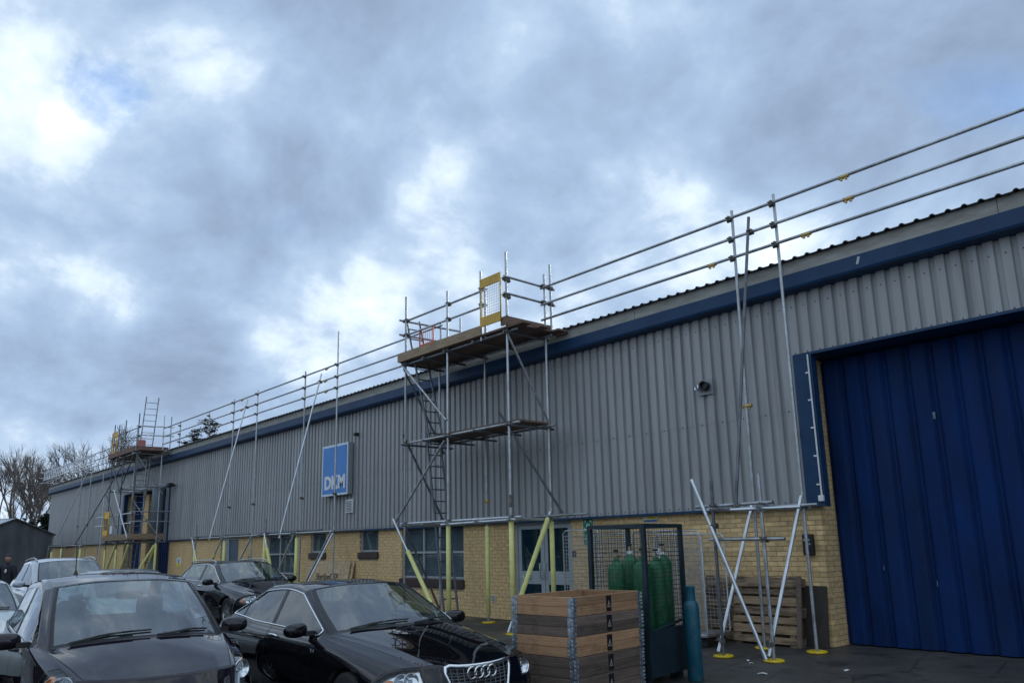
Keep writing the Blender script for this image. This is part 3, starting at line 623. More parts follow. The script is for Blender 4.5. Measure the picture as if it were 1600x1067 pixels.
# braces
A.tube('brace', (-11.05, O_ - .04, 5.55), (-10.93, I_ + .04, 3.75)); A.tube('brace', (-11.35, O_ - .03, 4.05), (-10.7, I_ + .04, 2.1), M_DARKT)
A.tube('brace', (-14.72, O_ - .04, 5.60), (-13.0, O_ - .06, 4.1)); A.tube('brace', (-14.64, O_ - .04, 5.5), (-14.5, I_ + .06, 3.6), M_DARKT)
A.tube('brace', (-14.97, O_ - .05, 2.03), (-13.08, O_ - .05, 3.68)); A.tube('brace', (-14.64, O_ - .05, 4.0), (-14.52, I_ + .05, 2.1), M_DARKT)
b0, b1 = Vector((-14.96, O_ - .08, 2.15)), Vector((-13.15, O_ - .08, -.02)); A.tube('brace', b0, b1, M_GALVB); A.foam(b0, b1, .32, .80)
b0, b1 = Vector((-10.93, I_ - .06, 2.14)), Vector((-11.15, O_ - .07, .0)); A.tube('brace', b0, b1, M_GALVB); A.foam(b0, b1, .06, .80)
A.tube('brace', (-14.55, I_, .1), (-14.62, O_, 2.0), M_DARKT)
A.tube('joint_pin', (-11.09, O_, 2.22), (-11.09, O_, 2.45), M_COUP, .033); A.cpl((-12.91, I_, 2.45), 0, True)
# ochre mesh gate on the top deck
G = thing('safety_gate', 'ochre framed wire mesh gate at the corner of the near tower deck', 'gate', (-11.43, O_ - .13, 5.80))
for z0, z1 in ((.0, .19), (.80, .98)): bevel(MB().bx(-.31, .31, -.012, .012, z0, z1).build('gate_panel', M_GATEY, G), .004, 1)
MB().path([(-.31, 0, .0), (-.31, 0, .98), (.31, 0, .98), (.31, 0, 0)], .016, 8, True).build('gate_frame', M_GATEY, G)
for k in range(1, 11): MB().tube((-.31 + .62 * k / 11, 0, .19), (-.31 + .62 * k / 11, 0, .80), .004, 5, caps=False).build('mesh_wire', M_WHITE, G)
for k in range(1, 11): MB().tube((-.31, .005, .19 + .61 * k / 11), (.31, .005, .19 + .61 * k / 11), .004, 5, caps=False).build('mesh_wire', M_WHITE, G)
G2 = thing('ladder_trap_gate', 'small red wire gate at the ladder head of the near tower', 'gate', (-14.15, -1.25, 5.69))
M_RED = mat('red gate paint', (.68, .09, .06), .45)
MB().path([(-.30, 0, 0), (-.30, 0, .72), (.22, 0, .72), (.22, 0, 0)], .019, 8, True).build('gate_frame', M_RED, G2); MB().bx(-.30, .22, -.008, .008, .18, .36).build('gate_panel', M_RED, G2)
for k in range(1, 7): MB().tube((-.30 + .52 * k / 7, 0, .36), (-.30 + .52 * k / 7, 0, .72), .004, 5, caps=False).build('mesh_wire', M_RED, G2)
ladder('access_ladder', 'upper ladder from the mid deck to the top deck of the near tower', (-13.82, 3.70), (-14.78, 6.72), mt=M_LAD)
ladder('access_ladder', 'lower ladder from the ground to the mid deck of the near tower', (-13.45, gz(-1.2)), (-14.12, 4.0), ymid=-1.12, mt=M_LAD)

# --- buttress beside the near blue door
B = Scaf('scaffold_buttress', 'scaffold buttress with bright braces in front of the wooden pallet', (-6.25, -1.05, 0))
B.std(-5.82, -.55, None, 6.80); B.std(-6.60, I_, None, 6.76, lean=(.06, 0)); B.std(-5.93, -1.48, None, 2.42, mt=M_GALV); B.std(-6.68, O_, None, 2.38, mt=M_DARKT)
B.tube('ledger', (-7.0, O_ + .05, 2.02), (-5.75, O_ + .05, 2.03)); B.tube('ledger', (-6.35, O_ - .05, 1.95), (-5.30, O_ - .05, 1.94), M_GALVB); B.tube('ledger', (-6.9, I_ - .05, 2.0), (-5.55, I_ - .05, 2.0))
for x in (-5.88, -6.63): B.tube('transom', (x, O_ - .2, 1.97), (x, I_ + .35, 1.97))
B.tube('ledger', (-6.80, O_ + .05, 1.55), (-5.62, O_ + .05, 1.54))
B.tube('brace', (-5.80, -.62, 2.13), (-5.97, -1.53, .03), M_GALVB, .027); B.tube('brace', (-6.98, O_ - .05, 2.42), (-5.99, O_ - .05, -.01), M_GALVB, .027); B.tube('brace', (-6.58, I_ - .06, 2.05), (-6.73, O_ - .04, .03), M_GALVB, .027)
B.tube('raker', (-6.21, I_ - .06, 6.52), (-6.30, O_, 1.98), M_DARKT)
for p in ((-6.68, O_, 2.02), (-5.93, -1.48, 2.0), (-5.82, -.55, 1.99), (-6.60, I_, 1.99), (-6.68, O_, 1.75), (-6.3, O_, 2.0), (-5.93, -1.48, 1.54), (-5.95, -1.5, .18), (-6.69, O_, .18)): B.cpl(p, random.uniform(-1, 1))
B.cpl((-6.55, I_, 3.55), 0, True)

# --- buttresses along the wall to the left
def buttress(label, xi, xo, zi, rk, group='raking buttresses along the wall', diag=(), led=None, extra=()):
    c = Scaf('scaffold_buttress', label, (sum(xi) / len(xi), -1.05, 0), group)
    for x, z in zip(xi, zi): c.std(x, I_, None, z); c.cpl((x, I_, 3.0), 0, False)
    for x, fm in xo: c.std(x, O_, None, 2.42, fm)
    l0, l1 = led
    c.tube('ledger', (l0, O_ + .05, 2.02), (l1 - .8, O_ + .05, 2.02), M_DARKT); c.tube('ledger', (l0 + .9, O_ - .05, 1.96), (l1, O_ - .05, 1.96)); c.tube('ledger', (l0 + .3, I_ - .05, 2.0), (l1, I_ - .05, 2.0), M_DARKT)
    for x in [a for a, _ in xo]: c.tube('transom', (x + .05, O_ - .2, 1.97), (x + .05, I_ + .2, 1.97))
    for (p0, p1, fm) in diag:
        c.tube('brace', p0, p1, M_GALVB)
        if fm: c.foam(p0, p1, *fm)
    if rk: c.tube('raker', (rk[0], I_ - .06, rk[1]), (rk[2], O_ - .05, rk[3]), M_GALVB)
    for x in xi: c.cpl((x, I_ - .03, 2.0)); 
    for x, _ in xo: c.cpl((x, O_ + .03, 2.0))
    return c
buttress('scaffold buttress in front of the DKM sign', (-19.45, -21.42), ((-19.76, (.1, 1.85)), (-21.75, (.1, 1.9))), (7.6, 6.78), (-20.30, 6.50, -20.72, 1.85), led=(-22.25, -17.7),
         diag=(((-21.68, O_ - .06, 2.0), (-20.6, O_ - .06, .0), (.2, .8)), ((-19.75, O_ - .08, 1.98), (-21.4, O_ - .08, .1), None), ((-19.45, I_, 2.0), (-19.75, O_, .05), None), ((-17.8, O_ - .05, 1.95), (-19.7, O_ - .05, .1), None)))
buttress('scaffold buttress behind the dark estate car, beside the side door', (-24.82, -26.80), ((-24.7, (.1, 1.85)), (-27.2, (.1, 1.6))), (6.75, 6.76), (-25.52, 6.55, -25.85, 1.9), led=(-27.6, -22.1),
         diag=(((-27.4, O_ - .06, 2.0), (-26.1, O_ - .06, .2), (.4, .9)), ((-24.7, O_ - .08, 1.95), (-26.6, O_ - .08, .2), (.3, .9)), ((-22.5, O_ - .05, 1.98), (-24.6, O_ - .05, .2), None)))
buttress('far scaffold buttress near the end of the building', (-47.42, -45.5), ((-48.43, (.1, 1.7)), (-46.25, (.1, 1.85))), (5.75, 5.75), (-45.68, 6.0, -47.6, 2.2), led=(-49.5, -42.0),
         diag=(((-42.6, O_, 1.9), (-44.8, O_, .2), (.1, .9)), ((-45.4, O_ - .05, 1.9), (-47.0, O_ - .05, .2), None), ((-49.0, O_ - .05, 1.9), (-49.6, O_ - .05, .2), None)))
c = Scaf('scaffold_buttress', 'raking tube standing against the cladding left of the far tower', (-40.5, -1.05, 0), 'raking buttresses along the wall')
c.tube('raker', (-40.0, I_, 5.6), (-43.5, O_, 2.0), M_DARKT); c.std(-42.4, O_, None, 2.3, (.1, 1.8)); c.std(-43.1, I_, None, 5.5)

# --- far tower in front of the far blue door
T2 = Scaf('scaffold_tower', 'far scaffold tower with boarded decks in front of the far blue door', (-36.4, -1.1, 0))
for x, zt, fm in ((-38.1, 7.2, (.1, 1.7)), (-36.4, 7.2, (.1, 1.7)), (-34.55, 7.25, (.1, .95))): T2.std(x, O_, None, zt, fm, mt=M_DARKT)
T2.std(-38.0, I_, None, 7.1); T2.std(-36.3, I_, None, 5.8); T2.std(-34.28, I_, None, 7.2, (.1, 1.9)); T2.std(-34.15, -.35, 5.7, 7.15, pad=False); T2.std(-37.3, O_ - .02, 5.5, 7.1, pad=False, mt=M_DARKT)
T2.std(-40.2, O_ + .3, None, 4.1, mt=M_GALVB)
for z in (2.02, 4.25, 5.62):
    T2.tube('ledger', (-38.5, O_ + .05, z), (-34.3, O_ + .05, z)); T2.tube('ledger', (-38.4, I_ - .05, z), (-33.6, I_ - .05, z))
    for x in (-38.05, -36.35, -34.5): T2.tube('transom', (x, O_ - .2, z - .05), (x, I_ + .45, z - .05))
for z in (2.75, 3.15): T2.tube('guard_rail', (-40.3, O_ + .05, z), (-34.4, O_ + .05, z), M_GALVB); T2.tube('guard_rail', (-34.5, O_ - .1, z + .05), (-34.35, -.05, z + .05))
for z in (6.30, 6.68): T2.tube('guard_rail', (-38.3, O_ + .05, z), (-34.4, O_ + .05, z)); T2.tube('guard_rail', (-34.5, O_ - .1, z + .03), (-34.2, -.2, z + .03)); T2.tube('guard_rail', (-38.1, O_ - .1, z), (-38.0, -.2, z))
for k in range(5):
    T2.board(-38.35, -33.95, O_ - .06 + k * .232, O_ + .164 + k * .232, 5.66); T2.board(-38.3, -34.3, O_ - .06 + k * .215, O_ + .145 + k * .215, 2.06)
T2.board(-38.4, -34.5, O_ - .12, O_ - .08, 5.67, .21, M_BOARDU, 'toe_board'); T2.board(-34.50, -34.46, O_ - .06, -.3, 5.67, .21, mat('reddish board', (.17, .10, .085), .85, var=.2), 'toe_board')
T2.board(-38.3, -34.5, O_ - .12, O_ - .08, 2.07, .24, M_BOARD, 'toe_board'); T2.board(-34.42, -34.38, O_ - .06, -.3, 2.07, .24, M_BOARD, 'toe_board')
for p0, p1, mt in (((-34.5, O_, 5.5), (-34.2, I_ + .1, 3.9), None), ((-38.0, O_ - .05, 5.5), (-36.3, O_ - .05, 4.0), M_DARKT), ((-34.7, O_ - .05, 5.6), (-36.5, O_ - .05, 4.1), M_DARKT), ((-34.5, O_, 3.6), (-34.2, I_ + .1, 2.1), None), ((-37.0, O_ - .12, 4.2), (-34.6, O_ - .12, 2.15), M_WHITE), ((-38.6, O_ - .05, 4.2), (-36.5, O_ - .05, 2.6), M_DARKT)):
    T2.tube('brace', p0, p1, mt)
for p0, p1 in (((-34.45, O_ - .05, 1.98), (-36.2, O_ - .05, .1)), ((-34.3, I_, 1.95), (-34.6, O_, .1)), ((-36.3, O_ - .06, 1.95), (-38.2, O_ - .06, .1)), ((-34.3, I_, 1.9), (-35.9, I_, .2))):
    T2.tube('brace', p0, p1); T2.foam(p0, p1, .06, .92)
for x in (-38.1, -36.4, -34.55):
    for z in (2.02, 4.25, 5.62, 6.3, 6.68): T2.cpl((x, O_ + .03, z))
G3 = thing('safety_gate', 'ochre framed mesh gate on the top deck of the far tower', 'gate', (-37.7, O_ - .08, 5.75))
for z0, z1 in ((0, .2), (.85, 1.05)): MB().bx(-.33, .33, -.012, .012, z0, z1).build('gate_panel', M_GATEY, G3)
MB().path([(-.33, 0, 0), (-.33, 0, 1.05), (.33, 0, 1.05), (.33, 0, 0)], .03, 6, True).build('gate_frame', M_GATEY, G3)
G4 = thing('safety_gate', 'bright yellow framed mesh gate on the lower deck of the far tower', 'gate', (-37.9, O_ - .10, 2.25))
for z0, z1 in ((0, .28), (.78, 1.05)): MB().bx(-.36, .36, -.012, .012, z0, z1).build('gate_panel', mat('gate yellow', (.75, .42, .01), .5), G4)
MB().path([(-.36, 0, 0), (-.36, 0, 1.05), (.36, 0, 1.05), (.36, 0, 0)], .03, 6, True).build('gate_frame', MATS['gate yellow'], G4)
for k in range(1, 9): MB().tube((-.36 + .72 * k / 9, 0, .28), (-.36 + .72 * k / 9, 0, .78), .006, 5, caps=False).build('mesh_wire', mat('dull wire', (.25, .2, .1), .5), G4)
nb = bevel(MB().bx(-.16, .16, -.02, .02, 0, .32).build('inspection_tag', M_WHITE, None, (-36.9, O_ - .14, 2.36)), .01); tag(nb, 'small white tag board hanging above the far tower toe board', 'tag board')
rc = bevel(MB().bx(-.18, .18, -.15, .15, 0, .52).build('red_sack', mat('faded red sack', (.42, .17, .15), .8, var=.2), None, (-35.2, -1.2, 5.70)), .05, 3); tag(rc, 'faded red sack standing on the far tower top deck', 'sack')
ladder('access_ladder', 'tall ladder rising above the top deck of the far tower', (-35.7, 4.3), (-34.9, 8.05), ymid=-.95, yw=.5, mt=M_GALV)
ladder('access_ladder', 'ladder between the ground and the lower decks of the far tower', (-36.6, gz(-1.1)), (-35.2, 4.6), ymid=-1.05, yw=.5, mt=M_GALV)
rubb = MB().lathe([(.22, 0), (.20, 2.6), (.24, 2.62), (.24, 4.2)], 14, None, (0, 0, 0)).build('rubbish_chute', mat('grey chute', (.22, .26, .30), .5, .3), None, (-35.0, -.42, 0.0)); tag(rubb, 'grey vertical pipe standing behind the far tower', 'pipe')

# --- continuous guard rail above the eaves
ZR = (5.95, 6.27, 6.62)
def rail_run(label, x0, x1, posts, sleeves, xs_dark=()):
    c = Scaf('roof_edge_guard_rail', label, ((x0 + x1) / 2, I_, 5.5), 'triple-tube guard rail along the eaves')
    for z in ZR:
        x = x1
        while x > x0 + .01:
            xn = max(x0, x - 6.3 + random.uniform(-.4, .4)); c.tube('rail', (xn, I_ - .055, z), (x, I_ - .055, z - .0)); 
            x = xn
    for (x, k) in sleeves: c.cpl((x, I_ - .055, ZR[k] - .012), 0, True)
    for x, z0, z1, y in posts: c.tube('post', (x, y, z0), (x, y, z1))
    for x, z0, z1, y in posts:
        for z in ZR: c.cpl((x, y - .03, z))
    return c
r1 = rail_run('three-tube guard rail above the eaves right of the near tower', -11.02, 9.0, [], [(-4.65, 2), (-4.62, 1), (-5.3, 0), (-6.95, 0)])
for x in (-5.82, -6.58):
    for z in ZR: r1.cpl((x, I_ - .04, z))
r1.cpl((-6.2, I_ - .08, 6.27))
r2 = rail_run('three-tube guard rail above the eaves between the two towers', -34.1, -14.4, [(-29.95, 5.75, 6.76, -.30), (-33.0, 5.7, 6.8, -.35)], [(-20.0, 2), (-20.05, 1), (-20.0, 0), (-26.0, 2), (-26.0, 1), (-28.0, 0)])
for x in (-19.45, -21.42, -24.82, -26.8):
    for z in ZR: r2.cpl((x, I_ - .04, z))
r2.cpl((-20.32, I_ - .08, 6.27)); r2.cpl((-25.5, I_ - .08, 6.27))
r3 = rail_run('three-tube guard rail above the eaves beyond the far tower', -57.5, -38.3, [(-50.4, 5.7, 7.3, -.35), (-55.0, 5.7, 6.9, -.35)], [])
for z in ZR: r3.tube('rail', (-56.9, I_ - .3, z), (-56.9, 6.0, z + .3)); 
# white ladder beam lashed along the far rail
lb = thing('ladder_beam', 'white ladder lashed along the far end of the eaves guard rail', 'ladder', (-50.5, I_ - .13, 6.1))
for z in (0, .42): MB().tube((-6.0, 0, z), (6.0, 0, z), .03, 6).build('stile', M_WHITE, lb)
for k in range(25): MB().bx(-5.9 + k * .49 - .035, -5.9 + k * .49 + .035, -.015, .015, .0, .42).build('rung', M_WHITE, lb)
# ------------------------------------------------------------------ stack of pallet collars
M_PINE = mat('fresh pine plank', (.26, .135, .066), .8, col2=(.47, .285, .155), vscale=1.5, detail=10, contrast=(.25, .75), stretch=(1, 1, 60), streak=(.8, 7, 1.5, (.10, .06, .035)), bump=.3, bscale=25, objvar=.25)
M_OLDP = mat('weathered grey plank', (.085, .060, .046), .85, col2=(.235, .175, .14), vscale=1.5, detail=10, contrast=(.25, .75), stretch=(1, 1, 60), streak=(.8, 7, 1.5, (.03, .024, .02)), bump=.35, bscale=25, objvar=.3)
M_HINGE = mat('zinc hinge', (.42, .47, .52), .35, .8, var=.5, vscale=30)
CR = R(5.8); CX, CYY = -5.85, -5.30
def collar(z, label, mt, k):
    e1 = Vector((-math.cos(CR), -math.sin(CR), 0)); e2 = Vector((-math.sin(CR), math.cos(CR), 0))
    c0 = Vector((CX, CYY, 0)) + e1 * .4 + e2 * .6
    t = thing('pallet_collar', label, 'pallet collar', (c0.x + random.uniform(-.006, .006), c0.y + random.uniform(-.006, .006), z), CR + random.uniform(-.012, .012), 'stacked pallet collars')
    # local x along e1 reversed, y along e2; half sizes .4, .6
    for (z0, z1) in ((.003, .098), (.1005, .196)):
        for sx in (-1, 1): bevel(MB().bx(sx * .4 - .011, sx * .4 + .011, -.588, .588, z0, z1).build('plank', mt, t), .004, 1)
        for sy in (-1, 1): bevel(MB().bx(-.388, .388, sy * .6 - .011, sy * .6 + .011, z0, z1).build('plank', mt, t), .004, 1)
    for sx in (-1, 1):
        for sy in (-1, 1):
            h = MB(); h.bx(sx * .4 + sx * .012, sx * .4 + sx * .016, sy * .6 - sy * .05, sy * .6 + sy * .016, .0, .19); h.bx(sx * .4 - sx * .05, sx * .4 + sx * .012, sy * .6 + sy * .012, sy * .6 + sy * .016, .0, .19)
            for q in range(5): h.tube((sx * .418, sy * .618, .012 + q * .037), (sx * .418, sy * .618, .034 + q * .037), .014, 8)
            for q in range(4):
                h.lathe([(.008, 0), (.004, .005)], 6, Matrix.Rotation(R(90), 3, 'X') if sy < 0 else Matrix.Rotation(R(-90), 3, 'X'), (sx * .36, sy * .616, .03 + q * .043)); h.lathe([(.008, 0), (.004, .005)], 6, Matrix.Rotation(R(90 * sx), 3, 'Y'), (sx * .416, sy * .56, .03 + q * .043))
            h.build('hinge', M_HINGE, t)
    s = MB().bx(.4115, .4128, -.055 + .02, .035 + .02, .015, .18).build('stamp', M_BLACK, t)
    m = MB(); Mz = Matrix.Rotation(R(90), 3, 'Z')
    fl_ = [(-.03, .06), (0, .135), (.03, .06)]; m.prism(fl_, -.0005, .0005, Mz, (.4135, .01, 0)); m.build('stamp_mark', mat('stamp ink pale', (.30, .27, .22), .8), s)
    m = MB(); m.prism([(-.013, .07), (0, .10), (.013, .07)], -.0005, .0005, Mz, (.4146, .01, 0)); m.build('stamp_mark', M_BLACK, s)
    return t
G0 = gz(-4.8)
pl = thing('wooden_pallet', 'low wooden pallet under the stack of pallet collars', 'pallet', (CX - .4 * math.cos(CR) - .6 * math.sin(CR), CYY - .4 * math.sin(CR) + .6 * math.cos(CR), G0), CR)
for k in range(5): MB().bx(-.38 + k * .17, -.30 + k * .17 + .02, -.6, .6, .122, .142).build('deck_slat', M_OLDP, pl)
for sx in (-.35, 0, .35):
    MB().bx(sx - .05, sx + .05, -.6, .6, 0, .02).build('runner', M_OLDP, pl)
    for sy in (-.53, 0, .53): MB().bx(sx - .05, sx + .05, sy - .07, sy + .07, .021, .10).build('block', M_OLDP, pl)
for sy in (-.53, 0, .53): MB().bx(-.4, .4, sy - .06, sy + .06, .101, .121).build('stringer', M_OLDP, pl)
for k, (lb_, mt) in enumerate((('lowest dark weathered collar of the stack, resting on the pallet', M_OLDP), ('dark weathered collar, second from the bottom of the stack', M_OLDP), ('orange pine collar in the middle of the stack', M_PINE), ('grey weathered collar just below the top of the stack', M_OLDP), ('orange pine collar on top of the stack', M_PINE))):
    collar(G0 + .144 + k * .199, lb_, mt, k)

# ------------------------------------------------------------------ gas cylinder cage
M_CAGE = mat('dark blue cage paint', (.009, .025, .036), .5, var=.2, vscale=6)
GZ = gz(-3.4); NC = Vector((-6.12, -3.78, 0)); ex_ = Vector((-.83, -.04, 0)); ey_ = Vector((-.13, .88, 0))
GC = thing('gas_cylinder_cage', 'dark blue steel cage with a solid lower box, full of green cylinders', 'cage', (-6.6, -3.36, GZ))
def gp(a, b, z): p = NC + ex_ * a + ey_ * b - Vector((-6.6, -3.36, 0)); return Vector((p.x, p.y, z - GZ))
ca = math.atan2(ey_.y, ey_.x) - R(90)
for a in (0, 1):
    for b in (0, 1): MB().box((gp(a, b, (1.75 + GZ + .1) / 2)), (.05, .05, 1.75 - GZ - .1), ca).build('post', M_CAGE, GC)
for (a0, b0, a1, b1) in ((0, 0, 1, 0), (0, 0, 0, 1), (1, 0, 1, 1), (0, 1, 1, 1)):
    for z in (1.73,):
        p, q = gp(a0, b0, z), gp(a1, b1, z); d = q - p; MB().box((p + q) / 2, (d.length - .05, .045, .045), math.atan2(d.y, d.x)).build('top_rail', M_CAGE, GC)
    p, q = gp(a0, b0, 0), gp(a1, b1, 0); d = q - p; an = math.atan2(d.y, d.x)
    zt = .53 if (a0, b0, a1, b1) in ((0, 0, 0, 1), (0, 0, 1, 0)) else .3
    MB().box(((p + q) / 2).to_2d().to_3d() + Vector((0, 0, (zt + GZ + .1) / 2 - GZ)), (d.length - .052, .03, zt - GZ - .1), an).build('box_panel', M_CAGE, GC)
    w = MB(); n = 17
    for k in range(1, n): a = p.lerp(q, k / n); w.tube((a.x, a.y, zt - GZ), (a.x, a.y, 1.71 - GZ), .0026, 4, caps=False)
    for k in range(1, 24): z = zt - GZ + (1.71 - zt) * k / 24; w.tube((p.x, p.y, z), (q.x, q.y, z), .0026, 4, caps=False)
    stuff(w.build('wire_mesh', M_CAGE, GC))
MB().box((gp(.5, .5, .12)), (.82, .86, .02), ca).build('floor_plate', M_CAGE, GC)
p, q = gp(0, 0, .53), gp(0, 1, .30); MB().tube(gp(0, .04, .50), gp(0, .96, .60), .018, 6).build('retaining_bar', M_CAGE, GC)
for a in (.15, .85):
    for b in (.1, .9): MB().box(gp(a, b, (GZ + .05)), (.12, .12, .1), ca).build('foot', M_CAGE, GC)
M_GCYL = mat('green cylinder paint', (.009, .125, .04), .38, var=.18, vscale=5, rvar=.1, streak=(.8, 16, .6, (.16, .15, .12))); M_TEAL = mat('teal cylinder paint', (.006, .095, .145), .4, var=.15, vscale=5, streak=(.7, 18, .6, (.12, .12, .11))); M_BRASS = mat('brass valve', (.30, .24, .14), .4, .8)
def cylinder(label, x, y, z, h, r, mt, kind='gas_cylinder', grp=None, guard=False):
    t = thing(kind, label, 'gas cylinder', (x, y, z), random.random(), grp)
    sh = h - r * 1.15
    MB().lathe([(r * .85, 0), (r, .02), (r, sh - .05), (r * .97, sh), (r * .85, sh + r * .36), (r * .6, sh + r * .62), (r * .36, sh + r * .78), (r * .30, sh + r * .9), (r * .30, sh + r * 1.1)], 24).build('body', mt, t)
    if not guard:
        MB().lathe([(r * .33, 0), (r * .33, .035), (r * .28, .036)], 14, None, (0, 0, sh + r * .92)).build('neck_ring', M_WHITE if 'white' in label else mt, t)
        v = MB(); v.lathe([(.016, 0), (.018, .06), (.012, .065), (.012, .085)], 10, None, (0, 0, sh + r * 1.1)); v.tube((0, 0, sh + r * 1.1 + .04), (.05, 0, sh + r * 1.1 + .04), .011, 8); v.build('valve', M_BRASS, t); MB().lathe([(.03, 0), (.034, .008), (.034, .02), (.028, .026)], 10, None, (0, 0, sh + r * 1.1 + .086)).build('handwheel', M_BLACK, t)
    else:
        MB().lathe([(r * .62, 0), (r * .58, .16), (r * .63, .17), (r * .60, .18), (r * .52, .18), (r * .50, .02)], 18, None, (0, 0, sh + r * .5)).build('valve_guard', mt, t)
    return t
def cc(a, b): p = NC + ex_ * a + ey_ * b; return p.x, p.y
zf = .135
cylinder('green gas cylinder with white collar at the back left of the cage', *cc(.78, .72), zf, 1.28, .115, M_GCYL, grp='green cylinders in the cage')
cylinder('green gas cylinder at the front left of the cage, beside the wooden collars', *cc(.68, .22), zf, 1.21, .115, M_GCYL, grp='green cylinders in the cage')
cylinder('green gas cylinder just behind the near corner post of the cage', *cc(.26, .30), zf, 1.22, .115, M_GCYL, grp='green cylinders in the cage')
cylinder('green gas cylinder in the middle of the right side of the cage', *cc(.20, .58), zf, 1.21, .115, M_GCYL, grp='green cylinders in the cage')
cylinder('rightmost green gas cylinder of the cage with a white paper tag', *cc(.25, .84), zf, 1.27, .115, M_GCYL, grp='green cylinders in the cage')
cx_, cy_ = cc(.25, .84)
tg = MB().box((0, 0, 0), (.10, .004, .13), .3).build('paper_tag', M_WHITE, None, (cx_ + .02, cy_ - .13, 1.40)); tag(tg, 'white paper tag tied to a cylinder valve in the cage', 'tag')
cylinder('teal gas cylinder standing on the ground beside the cage', -6.0, -3.10, gz(-3.1), .97, .092, M_TEAL, guard=True)

# ------------------------------------------------------------------ roll cages by the wall
M_ZINC = mat('zinc wire', (.47, .50, .52), .4, .7, var=.15, vscale=9)
def roll_cage(label, x, y, rz, w=.72, d=.82, h=1.70, mt=M_ZINC, ncol=13, nrow=24):
    z0 = gz(y); t = thing('roll_cage', label, 'roll cage', (x, y, z0), rz, 'wire roll cages by the wall')
    bevel(MB().bx(-w / 2, w / 2, -d / 2, d / 2, .14, .19).build('base', M_GALV, t), .01)
    for sx in (-1, 1):
        X = sx * w / 2
        MB().path([(X, -d / 2, .19), (X, -d / 2, h - .06), (X, -d / 2 + .05, h), (X, d / 2 - .05, h), (X, d / 2, h - .06), (X, d / 2, .19)], .013, 8).build('side_frame', mt, t)
        m = MB()
        for k in range(1, ncol): y_ = -d / 2 + d * k / ncol; m.tube((X, y_, .22), (X, y_, h - .005), .0028, 4, caps=False)
        for k in range(1, nrow): z = .22 + (h - .25) * k / nrow; m.tube((X, -d / 2, z), (X, d / 2, z), .0028, 4, caps=False)
        stuff(m.build('wire_mesh', mt, t))
    MB().path([(-w / 2, d / 2, .25), (-w / 2, d / 2, h - .1), (w / 2, d / 2, h - .1), (w / 2, d / 2, .25)], .012, 8, True).build('back_frame', mt, t)
    m = MB()
    for k in range(1, 12): x_ = -w / 2 + w * k / 12; m.tube((x_, d / 2, .25), (x_, d / 2, h - .1), .0028, 4, caps=False)
    for k in range(1, nrow): z = .25 + (h - .35) * k / nrow; m.tube((-w / 2, d / 2, z), (w / 2, d / 2, z), .0032, 4, caps=False)
    stuff(m.build('wire_mesh', mt, t))
    for sx in (-1, 1):
        for sy in (-1, 1):
            q = MB(); q.lathe([(.06, -.016), (.065, 0), (.06, .016)], 14, Matrix.Rotation(R(90), 3, 'Y'), (sx * (w / 2 - .08), sy * (d / 2 - .1), .065)); q.box((sx * (w / 2 - .08), sy * (d / 2 - .1), .115), (.05, .07, .05)); q.build('castor', M_RUB, t)
    return t
roll_cage('leftmost tall wire roll cage, its hoop in front of the glazed door', -9.87, -.62, R(90) + .06, h=1.78)
roll_cage('wire roll cage behind the gas cage, against the brick wall', -8.98, -.75, R(90) - .1)
roll_cage('wire roll cage between the gas cage and the wooden pallet', -7.72, -.72, R(90) + .12, h=1.66)
roll_cage('nested wire roll cage standing just left of the pallet', -8.25, -.62, R(90) + .05, h=1.72)
# ------------------------------------------------------------------ pallet on edge, dark board, OSB sheets
M_PAL = mat('grey brown pallet wood', (.055, .038, .028), .9, col2=(.27, .195, .125), vscale=2, stretch=(1.5, 1, 12), bump=.2, bscale=30, objvar=.45)
PA = thing('wooden_pallet', 'grey weathered pallet standing on edge against the brick wall', 'pallet', (-6.75, -.30, gz(-.3)), R(-2)); PA.rotation_euler = (R(-8), 0, R(-2))
M_PAL2 = mat('paler pallet plank', (.20, .135, .08), .9, col2=(.40, .28, .17), vscale=2, stretch=(1.5, 1, 12), bump=.2, bscale=30)
for k, (zs_, hs_, mt_) in enumerate(((.03, .10, M_PAL), (.17, .12, M_PAL2), (.32, .09, M_PAL2), (.44, .11, M_PAL), (.58, .12, M_PAL2), (.73, .08, M_PAL), (.845, .145, M_PAL))): bevel(MB().box((random.uniform(-.01, .01), -.010, zs_ + hs_ / 2), (1.16, .020, hs_), 0, Matrix.Rotation(random.uniform(-.008, .008), 3, 'Y')).build('slat', mt_, PA), .004, 1)
for z_ in (.07, .48, .92): MB().bx(.50, .585, .001, .10, z_ - .06, z_ + .06).build('end_block', M_OLDP, PA)
for x in (-.5, 0, .44): MB().bx(x - .05, x + .05, .002, .10, .0, 1.0).build('bearer', M_PAL, PA)
MB().bx(.525, .60, -.045, -.021, .0, 1.01).build('bearer', M_OLDP, PA)
for k in range(3): MB().bx(-.58, .58, .102, .12, .05 + k * .40, .17 + k * .40).build('slat', M_PAL, PA)
PA2 = thing('wooden_pallet', 'second pallet on edge behind the front one, left of it', 'pallet', (-7.35, -.16, gz(-.1)), 0); PA2.rotation_euler = (R(-5), 0, 0)
for k in range(6): MB().bx(-.58, .58, -.020, .0, .02 + k * .165, .14 + k * .165).build('slat', M_PAL, PA2)
for x in (-.5, 0, .5): MB().bx(x - .05, x + .05, .002, .10, .0, .98).build('bearer', M_PAL, PA2)
bd = bevel(MB().bx(-.19, .19, -.012, .012, 0, .86).build('dark_board', mat('dark brown board', (.042, .033, .028), .7, var=.2, vscale=4), None, (-6.05, -.12, gz(-.1))), .004, 1); bd.rotation_euler = (R(-6), 0, 0); tag(bd, 'dark brown board leaning on the brick corner by the blue door', 'board')
